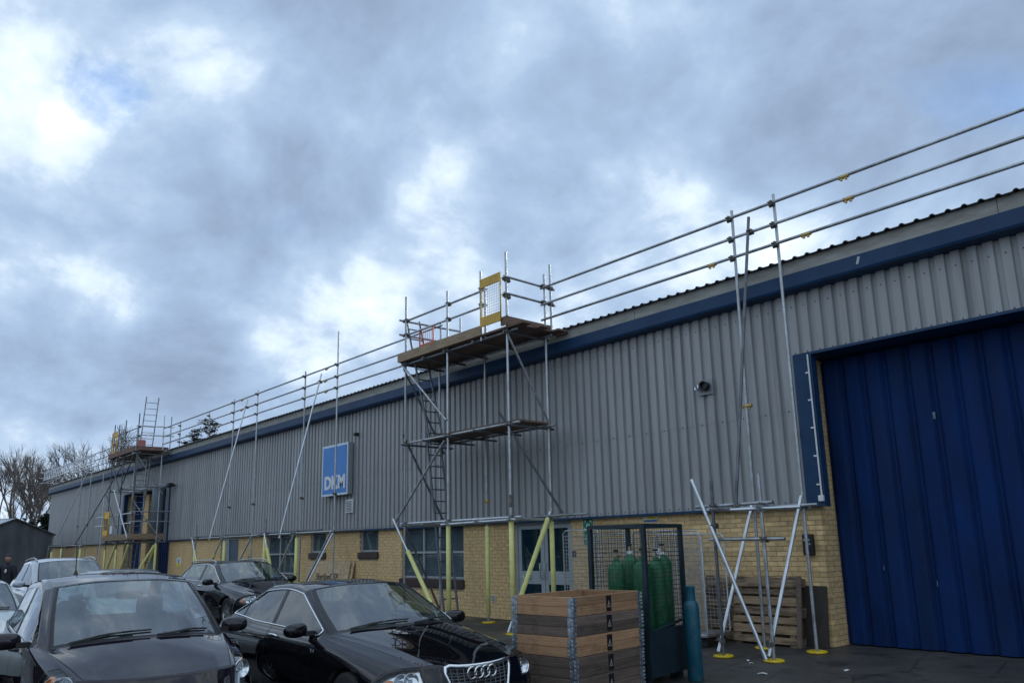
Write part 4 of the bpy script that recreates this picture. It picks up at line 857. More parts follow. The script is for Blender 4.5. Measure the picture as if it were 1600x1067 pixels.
def osb_mat():
    m = bpy.data.materials.new('oriented strand board'); m.use_nodes = True; t = m.node_tree; b = t.nodes['Principled BSDF']; b.inputs['Roughness'].default_value = .75
    tcn = t.nodes.new('ShaderNodeTexCoord'); mp = t.nodes.new('ShaderNodeMapping'); mp.inputs['Scale'].default_value = (9, 9, 20); t.links.new(tcn.outputs['Object'], mp.inputs[0])
    vo = t.nodes.new('ShaderNodeTexVoronoi'); vo.inputs['Scale'].default_value = 1.6; t.links.new(mp.outputs[0], vo.inputs['Vector'])
    rp = t.nodes.new('ShaderNodeValToRGB'); e = rp.color_ramp.elements; e[0].color = (.42, .29, .16, 1); e[1].color = (.68, .52, .33, 1); sp = t.nodes.new('ShaderNodeSeparateColor'); t.links.new(vo.outputs['Color'], sp.inputs[0]); t.links.new(sp.outputs[0], rp.inputs[0]); t.links.new(rp.outputs[0], b.inputs['Base Color']); return m
M_OSB = osb_mat()
for k, (dy, lb_, dx) in enumerate(((0, 'front strand board sheet with dark printed lettering, leaning under the small windows', 0), (-.05, 'rear strand board sheet showing at the right edge of the front one', .12))):
    t = thing('strand_board_sheet', lb_, 'board', (-20.62 + dx, -.30 - dy, gz(-.3))); t.rotation_euler = (R(-10), 0, 0)
    MB().bx(-1.22, 1.22, -.009, .009, 0, 1.22).build('sheet', M_OSB, t)
    if k == 0:
        M_PR = mat('print ink', (.05, .04, .035), .8)
        link('lettering', text_mesh('SterlingOSB', .26, .0008, .006), M_PR, t, (.05, -.0105, .78), (R(90), 0, 0)); link('lettering', text_mesh('ZERO OSB/3', .13, .0008, .002), M_PR, t, (.15, -.0105, .56), (R(90), 0, 0))
# ------------------------------------------------------------------ litter
for (x, y, s, a, lb_) in ((-5.6, -2.3, .06, .3, 'white paper scrap on the asphalt before the blue door'), (-4.9, -1.55, .05, 1.2, 'pale scrap near the threshold of the blue door'), (-6.1, -1.75, .03, .6, 'tiny pale scrap beside the middle scaffold foot'), (-6.25, -1.6, .035, 2.2, 'small paper flake behind the middle scaffold foot')):
    m = MB(); m.add([(-s, -s * .5, 0), (0, -s * .6, .012), (s, -s * .3, .002), (s * .8, s * .5, .004), (0, s * .4, .014), (-s, s * .4, .002)], [(0, 1, 4, 5), (1, 2, 3, 4)]); o = m.build('paper_scrap', M_WHITE, None, (x, y, gz(y) + .004), ); o.rotation_euler = (R(1.6), 0, a); s_ = o.modifiers.new('solid', 'SOLIDIFY'); s_.thickness = .001; tag(o, lb_, 'litter', 'scraps on the asphalt')
# ------------------------------------------------------------------ cars: a smooth B-spline skin over a hand-laid control net
# net: columns front -> rear, rows sill -> shoulder -> belt (4) -> glass top (5) -> roof rail (6) -> 7 -> centre line (8)
# x runs REARWARD from the front axle here; the mesh is built with X forward
def _basis(t, n, mirror_end):
    """uniform cubic B-spline weights at params t for n control points, phantom points at both ends"""
    B = np.zeros((len(t), n))
    for r, tt in enumerate(t):
        i = min(int(math.floor(tt)), n - 2); f = tt - i
        w = ((1 - f) ** 3 / 6, (3 * f ** 3 - 6 * f * f + 4) / 6, (-3 * f ** 3 + 3 * f * f + 3 * f + 1) / 6, f ** 3 / 6)
        for k, ww in zip((i - 1, i, i + 1, i + 2), w):
            if k < 0: B[r, 0] += 2 * ww; B[r, 1] -= ww
            elif k > n - 1:
                if mirror_end: B[r, n - 2] += ww      # y of this term is flipped by the caller
                else: B[r, n - 1] += 2 * ww; B[r, n - 2] -= ww
            else: B[r, k] += ww
    return B
class Skin:
    def __init__(s, cols, tu=((2, .2), (4, .13), (6, .2), (8, .2), (10, .2), (11, .25)), tv=((4, .22), (5, .3), (6, .25))):
        net = np.array(cols, float)
        def tighten(net, axis, spec):
            log = [float(i) for i in range(net.shape[axis])]; items = {float(i): np.take(net, i, axis) for i in range(net.shape[axis])}
            for i, f in spec:
                for d in (-1, 1):
                    a = np.take(net, i, axis); b = np.take(net, i + d, axis); items[i + d * f] = a + (b - a) * f
            log = sorted(items); return np.stack([items[k] for k in log], axis), log
        net, s.lu = tighten(net, 0, tu); net, s.lv = tighten(net, 1, tv)
        s.net = net.copy(); tgt = net.copy()
        for it in range(2):
            E_ = s._eval(np.arange(net.shape[0], dtype=float), np.arange(net.shape[1], dtype=float)); s.net += .75 * (tgt - E_)
        s.net[:, -1, 1] = 0
    def _eval(s, U, V):
        nu, nv = s.net.shape[:2]; Bu = _basis(U, nu, False); Bv = _basis(V, nv, True)
        P = np.einsum('ai,ijk,bj->abk', Bu, s.net, Bv)
        # mirrored phantom: the folded-in weight must carry -y
        By = Bv.copy()
        for r, tt in enumerate(V):
            i = min(int(math.floor(tt)), nv - 2); f = tt - i
            if i + 2 > nv - 1: By[r, nv - 2] -= 2 * f ** 3 / 6
        P[..., 1] = np.einsum('ai,ij,bj->ab', Bu, s.net[..., 1], By)
        return P
    def grid(s, us, vs):
        return s._eval(np.interp(us, s.lu, np.arange(len(s.lu))), np.interp(vs, s.lv, np.arange(len(s.lv))))
    def pt(s, u, v, off=0.0, side=1):
        """a point on the skin in mesh space; side +1 = car's left (+Y)"""
        e = .02; vv = min(v, 7.97)
        g = s.grid([u - e, u, u + e] if e < u < 13 - e else [max(u - e, 0), u, min(u + e, 13)], [vv - e, vv, vv + e])
        p = g[1, 1]; n = np.cross(g[2, 1] - g[0, 1], g[1, 2] - g[1, 0]); n /= (np.linalg.norm(n) + 1e-9)
        if v > 7.97: p = s.grid([u], [v])[0, 0]
        if n[1] < -.2 and n[2] < .5 or n[2] < -.6: n = -n
        c = np.array([p[0], 0, .5]); 
        if np.dot(n, p - np.array([1.3, 0, .6])) < 0: n = -n
        p = p + n * off
        return Vector((-p[0], p[1] * side, p[2])), Vector((-n[0], n[1] * side, n[2]))
def superell(c, r, e=.6, n=14, m=10, M=None):
    mb = MB(); M = M if M is not None else Matrix.Identity(3); c = Vector(c); vs = []
    sg = lambda a, p: math.copysign(abs(a) ** p, a)
    for j in range(m + 1):
        ph = -math.pi / 2 + math.pi * j / m
        for i in range(n):
            th = 2 * math.pi * i / n; vs.append(M @ Vector((r[0] * sg(math.cos(ph), e) * sg(math.cos(th), e), r[1] * sg(math.cos(ph), e) * sg(math.sin(th), e), r[2] * sg(math.sin(ph), e))) + c)
    mb.add(vs, [(j * n + i, j * n + (i + 1) % n, (j + 1) * n + (i + 1) % n, (j + 1) * n + i) for j in range(m) for i in range(n)], True); return mb
M_CARGL = glass('car glass', (.62, .74, .72), 2.55, .012, .06, (.20, .26, .27)); M_CARGLS = glass('car side glass', (.55, .66, .64), 1.9, .012, .05, (.12, .15, .15), .6)
M_LENS = glass('lamp lens', (.92, .94, .95), 1.5, .02)
M_CHROME = mat('chrome', (.78, .80, .82), .12, 1.0); M_REFL = mat('lamp reflector', (.72, .75, .78), .18, .9, var=.15, vscale=30); M_AMBER = mat('amber lamp', (.62, .20, .05), .3)
M_SEAT = mat('dark seat cloth', (.10, .105, .115), .85, var=.2, vscale=20); M_DASH = mat('dashboard', (.05, .053, .058), .6)
M_SEAM = mat('panel gap', (.004, .004, .005), .8)
M_DISC = mat('alloy wheel', (.40, .42, .44), .35, .8)
def paint(name, col, metal=.0, rough=.28, flake=0.0):
    m = mat(name, col, .5, metal, coat=1.0, spec=0.0 if max(col) < .1 else .4); b = m.node_tree.nodes['Principled BSDF']; b.inputs['Coat Roughness'].default_value = .012; b.inputs['Coat IOR'].default_value = 1.55; return m
def car(name, label, loc, heading, cols, pnt, R_w=.315, wb=2.65, lamps=(1.30, 2.0, 2.5, 4.9), lampstyle='wide', windows=((4.34, 6.93), (7.07, 8.95), (9.03, 9.86)), chrome=False, grille=None, rails=False, res=10, glassmat=None, trackw=.76, door_split=7.0, detail=True, handle_u=6.78, wheel_y=None, tilt=0.0, belt_v=4.12, aerial=None, ws_band=.045):
    t = thing(name, label, 'car', loc, heading, None); t.rotation_euler = (0, tilt, heading)
    SK = Skin(cols)
    g = .010
    ucut = {4.12, 4.06, 5.94, 8.08, 9.92, 2.05, 3.95, 4.30, 9.30, *lamps[:2]}; vcut = {belt_v, 4.90, 5.0, 6.06, 5.12, .5, 1.0, *lamps[2:]}
    for a, b in windows: ucut |= {a, b}
    seams_u = [4.30, door_split, 9.25]; seams_v = [.55]
    for q in seams_u: ucut |= {q - g, q + g}
    for q in (2.06, 3.92): ucut |= {q - g, q + g}
    for q in (5.12,): vcut |= {q - .022, q + .022}
    for q in (.55,): vcut |= {q - .03, q + .03}
    ucut |= {4.06 + ws_band, 5.94 - ws_band}; vcut |= {6.06 + ws_band * 2}
    us = sorted(set([round(k / res, 4) for k in range(13 * res + 1)]) | ucut); vs = sorted(set([round(k / res, 4) for k in range(8 * res + 1)]) | vcut)
    def thin(l, keep):
        o = [l[0]]
        for a in l[1:]:
            if a - o[-1] < .018 and a not in keep and not (o[-1] in keep and a in keep):
                continue
            if a - o[-1] < .018 and a in keep and o[-1] not in keep: o[-1] = a; continue
            o.append(a)
        return o
    us, vs = thin(us, ucut | {0.0, 13.0}), thin(vs, vcut | {0.0, 8.0})
    G = SK.grid(us, vs); nu, nv = len(us), len(vs)
    # full width: mirror
    F = np.zeros((nu, 2 * nv - 1, 3)); F[:, :nv] = G; F[:, nv:] = G[:, :nv - 1][:, ::-1] * np.array([1, -1, 1]); F[..., 0] *= -1
    du = np.gradient(F, axis=0); dv = np.gradient(F, axis=1); NRM = np.cross(du, dv); NRM /= (np.linalg.norm(NRM, axis=2, keepdims=True) + 1e-9)
    if NRM[nu // 2, nv - 1, 2] < 0: NRM = -NRM
    arch = ((0.0, R_w + .045), (-wb, R_w + .045)); zc = R_w
    lu0, lu1, lv0, lv1 = lamps
    def classify(u, v, c):
        if v < 4.0:
            for ax, ar in arch:
                if (c[0] - ax) ** 2 + (c[2] - zc) ** 2 < ar * ar: return None
        if lu0 < u < lu1 and lv0 < v < lv1: return 'headlight'
        if 4.06 < u < 5.94 and v > 6.06:
            return 'windscreen' if (4.06 + ws_band < u < 5.94 - ws_band and v > 6.06 + 2 * ws_band) else 'screen_band'
        if 8.08 < u < 9.92 and v > 6.06: return 'rear_window'
        if belt_v < v < 4.90 and 4.12 < u < 9.95:
            for k, (a, b) in enumerate(windows):
                if a < u < b: return 'side_window_%d' % k
            return 'window_surround_%d' % sum(1 for a, b in windows if u > b)
        for q in (2.06, 3.92):
            if abs(u - q) < g and v > 5.12: return 'seam'
        if abs(v - 5.12) < .022 and 2.06 < u < 3.92: return 'seam'
        if v < belt_v and v > .5:
            for q in seams_u:
                if abs(u - q) < g and v > .55: return 'seam'
            if abs(v - .55) < .03 and 4.30 < u < 9.25: return 'seam'
            if v > .55:
                if 4.30 < u < door_split: return 'door_0'
                if door_split < u < 9.25: return 'door_1'
        if 2.06 < u < 3.92 and v > 5.12: return 'bonnet'
        if grille and grille[0] < u < grille[1] and v > grille[2]: return 'grille_back'
        return 'body'
    cells = {}; removed = set(); kept = set()
    for i in range(nu - 1):
        u = (us[i] + us[i + 1]) / 2
        for j in range(2 * nv - 2):
            jj = j if j < nv - 1 else 2 * nv - 3 - j; v = (vs[jj] + vs[jj + 1]) / 2; sd = 'L' if j < nv - 1 else 'R'
            c = (F[i, j] + F[i + 1, j + 1]) / 2; k = classify(u, v, c)
            if k is None:
                removed |= {(i, j), (i + 1, j), (i, j + 1), (i + 1, j + 1)}; continue
            if k[:4] in ('side', 'door', 'head', 'wind') and k != 'windscreen': k = k + sd
            cells.setdefault(k, []).append((i, j))
    for k, cl in cells.items():
        for i, j in cl:
            for q in ((i, j), (i + 1, j), (i, j + 1), (i + 1, j + 1)):
                if q in removed: kept.add(q)
    edge = {0: [], 1: []}
    for (i, j) in kept:
        p = F[i, j]; best = min(range(2), key=lambda k: abs(p[0] - arch[k][0])); ax, ar = arch[best]
        d = np.array([p[0] - ax, p[2] - zc]); r = np.linalg.norm(d)
        if abs(r - ar) < .12: F[i, j, 0] = ax + d[0] / r * ar; F[i, j, 2] = zc + d[1] / r * ar
    def part(keys, nm, mt, off=0.0, parent=None):
        m = MB(); idx = {}
        for key in keys:
            for (i, j) in cells.get(key, []):
                f = []
                for q in ((i, j), (i + 1, j), (i + 1, j + 1), (i, j + 1)):
                    if q not in idx: idx[q] = len(m.v); m.v.append(tuple(F[q] + NRM[q] * off))
                    f.append(idx[q])
                m.f.append(tuple(f)); m.sm.append(True)
        if not m.f: return None
        return m.build(nm, mt, parent or t)
    body = part(['body'], 'body', pnt); part(['bonnet'], 'bonnet', pnt)
    doors = {}
    for k in ('door_0L', 'door_0R', 'door_1L', 'door_1R'): doors[k] = part([k], 'door', pnt)
    part(['seam'], 'panel_gap', M_SEAM, -.004); [part(['window_surround_%d%s' % (w_, q)], 'window_pillar', M_BLACK, -.001) for q in 'LR' for w_ in range(len(windows) + 1)]; part(['screen_band'], 'screen_band', M_BLACK, -.003)
    gl = glassmat or M_CARGL
    part(['windscreen'], 'windscreen', gl, -.003); part(['rear_window'], 'rear_window', M_CARGLS, -.002)
    for k in range(len(windows)):
        for sd in 'LR': part(['side_window_%d%s' % (k, sd)], 'side_window', M_CARGLS, -.004)
    if grille: part(['grille_back'], 'grille_back', M_BLACK, -.03)
    # head lamps: clear lens over a silvered bowl with lamp units
    for sd, sgn in (('L', 1), ('R', -1)):
        ln = part(['headlight' + sd], 'headlight', M_LENS, .002)
        part(['headlight' + sd], 'reflector', M_REFL, -.045, ln)
        # dark rim
        rim = [SK.pt(u, v, .0, sgn)[0] for u, v in [(lu0, lv0 + (lv1 - lv0) * k / 8) for k in range(9)] + [(lu0 + (lu1 - lu0) * k / 6, lv1) for k in range(1, 7)] + [(lu1, lv1 - (lv1 - lv0) * k / 8) for k in range(1, 9)] + [(lu1 - (lu1 - lu0) * k / 6, lv0) for k in range(1, 6)]]
        MB().path(rim, .006, 6, True).build('lamp_rim', M_BLACK, ln)
        spots = ((.30, .62, .075, M_REFL), (.55, .30, .06, M_REFL), (.50, .88, .045, M_REFL)) if lampstyle == 'tall' else ((.50, .45, .07, M_REFL), (.50, .72, .07, M_REFL))
        for fu, fv, rr, mm in spots:
            p, n = SK.pt(lu0 + (lu1 - lu0) * fu, lv0 + (lv1 - lv0) * fv, -.03, sgn); q = Vector((0.85, n.y * .4, n.z * .3)).normalized(); Mq = q.to_track_quat('Z', 'Y').to_matrix()
            MB().lathe([(.004, -.035), (rr * .35, -.03), (rr * .7, -.012), (rr * .95, .012), (rr, .016), (rr * 1.0, .0)], 18, Mq, p, False).build('lamp_bowl', M_CHROME, ln)
            MB().lathe([(rr * .28, -.03), (rr * .26, .0), (rr * .1, .01)], 10, Mq, p).build('bulb', M_DISC, ln)
        fu, fv = (.68, .45) if lampstyle == 'tall' else (.5, .16)
        p, n = SK.pt(lu0 + (lu1 - lu0) * fu, lv0 + (lv1 - lv0) * fv, -.018, sgn); Mq = n.to_track_quat('Z', 'Y').to_matrix(); superell(p, (.05, .04, .02), .7, 12, 8, Mq).build('indicator', M_AMBER, ln)
    # wheels and arches
    wy = wheel_y or trackw
    for ax in (0.0, -wb):
        for sgn in (1, -1):
            w = thing_child('wheel', t, (ax, sgn * wy, R_w)); Mw = Matrix.Rotation(R(90), 3, 'X')
            MB().lathe([(R_w * .66, -.095), (R_w * .9, -.10), (R_w * .985, -.085), (R_w, -.05), (R_w, .05), (R_w * .985, .085), (R_w * .9, .10), (R_w * .66, .095)], 32, Mw, (0, 0, 0), False).build('tyre', M_RUB, w)
            mr = MB(); mr.lathe([(R_w * .67, -.09), (R_w * .63, -.06), (R_w * .60, 0), (R_w * .63, .06), (R_w * .67, .09)], 28, Mw, (0, 0, 0), False)
            for k in range(7):
                a = 2 * math.pi * k / 7; mr.box((math.cos(a) * R_w * .36, sgn * .06, math.sin(a) * R_w * .36), (R_w * .56, .03, .05), 0, Matrix.Rotation(-a, 3, 'Y'))
            mr.lathe([(.055, -.05), (.055, .07), (.04, .08)], 12, Matrix.Rotation(R(-90 * sgn), 3, 'X'), (0, 0, 0)); mr.build('rim', M_DISC, w)
            # arch liner
            ar = R_w + .045; ml = MB(); vs_ = []; nseg = 24
            for k in range(nseg + 1):
                a = math.pi * (-.12 + 1.24 * k / nseg)
                for yy in (sgn * (wy + .085), sgn * (wy - .32)): vs_.append((ax + ar * math.cos(a), yy, zc + ar * math.sin(a)))
            ml.add(vs_, [(2 * k, 2 * k + 1, 2 * k + 3, 2 * k + 2) for k in range(nseg)], True)
            ml.add([(ax + ar * math.cos(a), sgn * (wy - .32), zc + ar * math.sin(a)) for a in [2 * math.pi * k / 16 for k in range(16)]], [tuple(range(16))]); ml.build('arch_liner', M_RUB, t)
    X_r = float(F[..., 0].min()); X_f = float(F[..., 0].max()); Wd = float(F[..., 1].max())
    MB().bx(X_r + .15, X_f - .2, -Wd + .32, Wd - .32, .16, .22).bx(-wb + .42, -.42, -Wd + .08, Wd - .08, .19, .23).build('floor_pan', M_RUB, t)
    # door mirrors
    for sgn in (1, -1):
        p, n = SK.pt(4.45, belt_v + .02, 0, sgn); hc = p + Vector((-.09, sgn * .165, .045))
        mir = superell(hc, (.072, .125, .070), .78, 20, 12, Matrix.Rotation(sgn * R(-10), 3, 'Z')).build('door_mirror', pnt if detail else M_BLACK, t)
        MB().box(p + Vector((-.06, sgn * .035, .01)), (.09, .10, .045)).build('mirror_arm', M_BLACK, mir)
        superell(hc + Vector((-.064, 0, 0)), (.012, .105, .056), .7, 14, 8, Matrix.Rotation(sgn * R(-10), 3, 'Z')).build('mirror_glass', M_CHROME, mir)
    for k, uu in (('door_0', handle_u), ('door_1', 9.0)):
        for sgn, sd in ((1, 'L'), (-1, 'R')):
            if doors.get(k + sd) is None: continue
            p, n = SK.pt(uu, 3.15, .012, sgn); q, _ = SK.pt(uu - .30, 3.17, .012, sgn); mp = (p + q) / 2
            MB().path([p - n * .012, p + n * .018, mp + n * .022, q + n * .018, q - n * .012], .013, 8).build('handle', M_CHROME if chrome else pnt, doors[k + sd])
    # wipers
    for s0, a0, a1 in ((-1, (4.10, 6.75), (4.62, 7.55)), (1, (4.10, 7.55), (4.45, 6.75))):
        pass
    def wpath(pts, off): return [SK.pt(u, v, off, sg)[0] for u, v, sg in pts]
    wl = MB(); b0 = [(4.13 + .03 * k, 7.9 - .30 * k, -1) for k in range(6)]
    wip = MB().path(wpath([(4.06 + .012 * k, 6.45 + .19 * k, -1) for k in range(8)], .022), .006, 6).build('wiper', M_BLACK, t)
    MB().path(wpath([(4.09 + .012 * k, 6.5 + .20 * k, -1) for k in range(8)] + [(4.18, 7.85, 1)], .012), .008, 6).build('wiper_blade', M_BLACK, wip)
    wip = MB().path(wpath([(4.06 + .012 * k, 7.7 - .16 * k, 1) for k in range(6)], .022), .006, 6).build('wiper', M_BLACK, t)
    MB().path(wpath([(4.08 + .012 * k, 7.75 - .19 * k, 1) for k in range(8)], .012), .008, 6).build('wiper_blade', M_BLACK, wip)
    # cabin
    base = SK.pt(4.0, 8)[0]; roof = SK.pt(7, 8)[0]; dashz = base.z - .04
    bevel(MB().bx(base.x - .62, base.x - .02, -Wd + .22, Wd - .22, dashz - .28, dashz - .02).build('dashboard', M_DASH, t), .06, 3)
    sx = roof.x + .22
    for y in (-.36, .36):
        st = superell((sx - .12, y, .82), (.10, .24, .34), .45, 14, 10, Matrix.Rotation(R(-14), 3, 'Y')).build('seat', M_SEAT, t); superell((sx - .24, y, 1.20 if roof.z < 1.5 else 1.25), (.06, .13, .10), .5, 12, 8).build('headrest', M_SEAT, st)
    superell((-wb + .35, 0, .80), (.12, .60, .30), .4, 14, 10, Matrix.Rotation(R(-16), 3, 'Y')).build('rear_bench', M_SEAT, t)
    m = MB(); Mst = Matrix.Rotation(R(-62), 3, 'Y'); cst = Vector((base.x - .58, -.36, dashz - .02))
    m.path([Mst @ Vector((.18 * math.cos(a), .18 * math.sin(a), 0)) + cst for a in [2 * math.pi * k / 20 for k in range(20)]], .016, 6, True); m.tube(cst + Mst @ Vector((-.17, 0, 0)), cst + Mst @ Vector((.17, 0, 0)), .02, 6); m.tube(cst, cst + Vector((.2, 0, -.1)), .03, 6); m.build('steering_wheel', M_DASH, t)
    tp = SK.pt(5.75, 8)[0]; superell((tp.x - .06, 0, tp.z - .085), (.02, .12, .035), .5).build('rear_view_mirror', M_BLACK, t)
    if chrome:
        for sgn in (1, -1):
            ws_ = [(u, belt_v - .03) for u in np.linspace(windows[-1][1] + .1, 4.13, 28)]; wt = [(u, 4.93) for u in np.linspace(4.15, windows[-1][1] + .1, 32)]
            MB().path([SK.pt(u, v, .004, sgn)[0] for u, v in ws_ + wt], .0085, 6, True).build('window_trim', M_CHROME, t)
    if rails:
        for sgn in (1, -1):
            MB().path([SK.pt(u, 6.0, .01 if u in (6.2, 8.2) else .045, sgn)[0] for u in (6.2, 6.35, 6.7, 7.0, 7.4, 7.8, 8.05, 8.2)], .016, 8).build('roof_rail', M_ALU if rails is True else rails, t)
    if aerial:
        p, n = SK.pt(aerial, 7.35, 0, -1); MB().lathe([(.032, -.01), (.024, .03), (.010, .06), (.0055, .08), (.0045, .36)], 8, Matrix.Rotation(R(-14), 3, 'Y'), p).build('aerial', M_BLACK, t)
    return t, SK
def thing_child(name, parent, loc):
    o = bpy.data.objects.new(name, None); COL.objects.link(o); o.parent = parent; o.location = loc; o.empty_display_size = .1; return o

def side(x, w, zs=(.20, .42, .64, .83), dx=(0, 0, 0, 0)):
    return [(x + dx[0], w - .045, zs[0]), (x + dx[1], w - .006, zs[1]), (x + dx[2], w, zs[2]), (x + dx[3], w - .022, zs[3])]
W = .886
SEDAN = [
 [(-.42, .78, .22), (-.50, .78, .23), (-.60, .74, .23), (-.70, .65, .22), (-.76, .55, .21), (-.80, .44, .21), (-.825, .33, .20), (-.84, .17, .20), (-.845, 0, .20)],
 [(-.39, .82, .22), (-.47, .845, .36), (-.60, .815, .46), (-.73, .72, .49), (-.80, .61, .49), (-.845, .49, .49), (-.875, .37, .49), (-.895, .19, .49), (-.90, 0, .49)],
 [(-.35, .84, .22), (-.38, .868, .42), (-.43, .858, .58), (-.53, .79, .69), (-.64, .68, .735), (-.74, .54, .742), (-.80, .40, .742), (-.85, .2, .715), (-.86, 0, .712)],
 [(0, .84, .22), (0, .882, .42), (0, .884, .62), (0, .852, .765), (-.02, .775, .83), (-.06, .67, .86), (-.08, .53, .88), (-.09, .28, .90), (-.09, 0, .905)],
 side(.60, W) [:3] + [(.62, .868, .83), (.64, .80, .915), (.60, .762, .94), (.53, .705, .955), (.40, .38, .985), (.35, 0, .99)],
 side(1.0, W)[:3] + [(1.0, .868, .835), (1.0, .80, .925), (.985, .705, 1.14), (.93, .668, 1.155), (.78, .35, 1.20), (.74, 0, 1.21)],
 side(1.36, W)[:3] + [(1.36, .868, .84), (1.36, .80, .93), (1.38, .63, 1.325), (1.31, .59, 1.355), (1.18, .31, 1.40), (1.14, 0, 1.405)],
 side(1.83, W)[:3] + [(1.83, .868, .845), (1.83, .80, .94), (1.83, .605, 1.37), (1.80, .54, 1.405), (1.78, .29, 1.425), (1.78, 0, 1.43)],
 side(2.40, W)[:3] + [(2.38, .866, .855), (2.36, .795, .955), (2.42, .60, 1.325), (2.42, .535, 1.365), (2.44, .28, 1.39), (2.44, 0, 1.395)],
 side(2.80, W)[:3] + [(2.76, .862, .865), (2.74, .785, 1.0), (2.78, .665, 1.16), (2.84, .60, 1.20), (2.82, .31, 1.215), (2.80, 0, 1.22)],
 side(3.12, .88)[:3] + [(3.08, .850, .875), (3.02, .77, 1.02), (3.05, .735, 1.035), (3.14, .67, 1.03), (3.12, .35, 1.05), (3.10, 0, 1.055)],
 [(3.35, .80, .24), (3.42, .84, .42), (3.46, .83, .62), (3.48, .79, .86), (3.48, .70, .955), (3.50, .62, .975), (3.53, .52, .99), (3.56, .28, 1.0), (3.57, 0, 1.005)],
 [(3.42, .76, .24), (3.50, .79, .40), (3.55, .76, .55), (3.59, .70, .66), (3.61, .62, .68), (3.62, .53, .69), (3.63, .42, .69), (3.65, .22, .70), (3.655, 0, .70)],
 [(3.40, .72, .24), (3.46, .73, .25), (3.52, .68, .25), (3.56, .60, .25), (3.58, .52, .25), (3.60, .43, .25), (3.61, .34, .25), (3.62, .18, .25), (3.625, 0, .25)]]
V = .8475
HATCH = [
 [(-.36, .74, .24), (-.44, .73, .24), (-.52, .69, .24), (-.60, .60, .23), (-.65, .51, .22), (-.69, .41, .22), (-.715, .31, .22), (-.735, .16, .22), (-.74, 0, .22)],
 [(-.34, .77, .24), (-.41, .80, .38), (-.50, .775, .48), (-.61, .69, .53), (-.67, .59, .54), (-.715, .47, .54), (-.745, .35, .54), (-.765, .18, .54), (-.77, 0, .54)],
 [(-.33, .79, .22), (-.34, .815, .44), (-.36, .80, .64), (-.40, .745, .78), (-.46, .655, .82), (-.55, .53, .82), (-.62, .40, .815), (-.675, .21, .81), (-.69, 0, .81)],
 [(0, .81, .22), (0, .838, .44), (-.01, .832, .64), (-.04, .795, .80), (-.09, .725, .88), (-.17, .62, .915), (-.22, .48, .93), (-.27, .26, .945), (-.28, 0, .95)],
 side(.50, V, (.2, .42, .66, .84))[:3] + [(.47, .825, .87), (.44, .765, .975), (.36, .715, .995), (.26, .655, .985), (.08, .35, 1.025), (.02, 0, 1.035)],
 side(.82, V, (.2, .42, .66, .84))[:3] + [(.82, .828, .875), (.82, .77, .985), (.72, .68, 1.19), (.60, .62, 1.215), (.44, .33, 1.255), (.40, 0, 1.265)],
 side(1.16, V, (.2, .42, .66, .84))[:3] + [(1.16, .828, .88), (1.16, .772, .99), (1.10, .625, 1.40), (.98, .555, 1.435), (.86, .29, 1.47), (.82, 0, 1.475)],
 side(1.52, V, (.2, .42, .66, .84))[:3] + [(1.52, .828, .88), (1.52, .772, .985), (1.52, .615, 1.455), (1.50, .55, 1.495), (1.48, .29, 1.525), (1.48, 0, 1.53)],
 side(2.20, V, (.2, .42, .66, .84))[:3] + [(2.20, .826, .90), (2.20, .765, 1.02), (2.30, .61, 1.41), (2.40, .545, 1.445), (2.46, .28, 1.48), (2.47, 0, 1.485)],
 side(2.50, V, (.2, .42, .66, .84))[:3] + [(2.50, .82, .92), (2.48, .755, 1.05), (2.55, .65, 1.24), (2.68, .58, 1.25), (2.72, .30, 1.27), (2.73, 0, 1.275)],
 side(2.72, .84, (.22, .42, .66, .84))[:3] + [(2.70, .805, .93), (2.66, .74, 1.07), (2.72, .70, 1.08), (2.82, .63, 1.05), (2.87, .33, 1.05), (2.88, 0, 1.05)],
 [(2.78, .78, .24), (2.84, .80, .42), (2.87, .79, .64), (2.88, .75, .86), (2.87, .68, .96), (2.89, .60, .95), (2.91, .51, .94), (2.94, .27, .94), (2.95, 0, .94)],
 [(2.82, .74, .24), (2.89, .76, .40), (2.93, .73, .55), (2.95, .66, .66), (2.96, .58, .68), (2.965, .50, .69), (2.97, .40, .69), (2.98, .22, .70), (2.985, 0, .70)],
 [(2.80, .70, .24), (2.86, .70, .25), (2.90, .66, .25), (2.92, .58, .25), (2.93, .50, .25), (2.94, .42, .25), (2.945, .33, .25), (2.95, .18, .25), (2.95, 0, .25)]]
def scaled(cols, sx=1, sy=1, sz=1): return [[(x * sx, y * sy, .2 + (z - .2) * sz) for x, y, z in c] for c in cols]
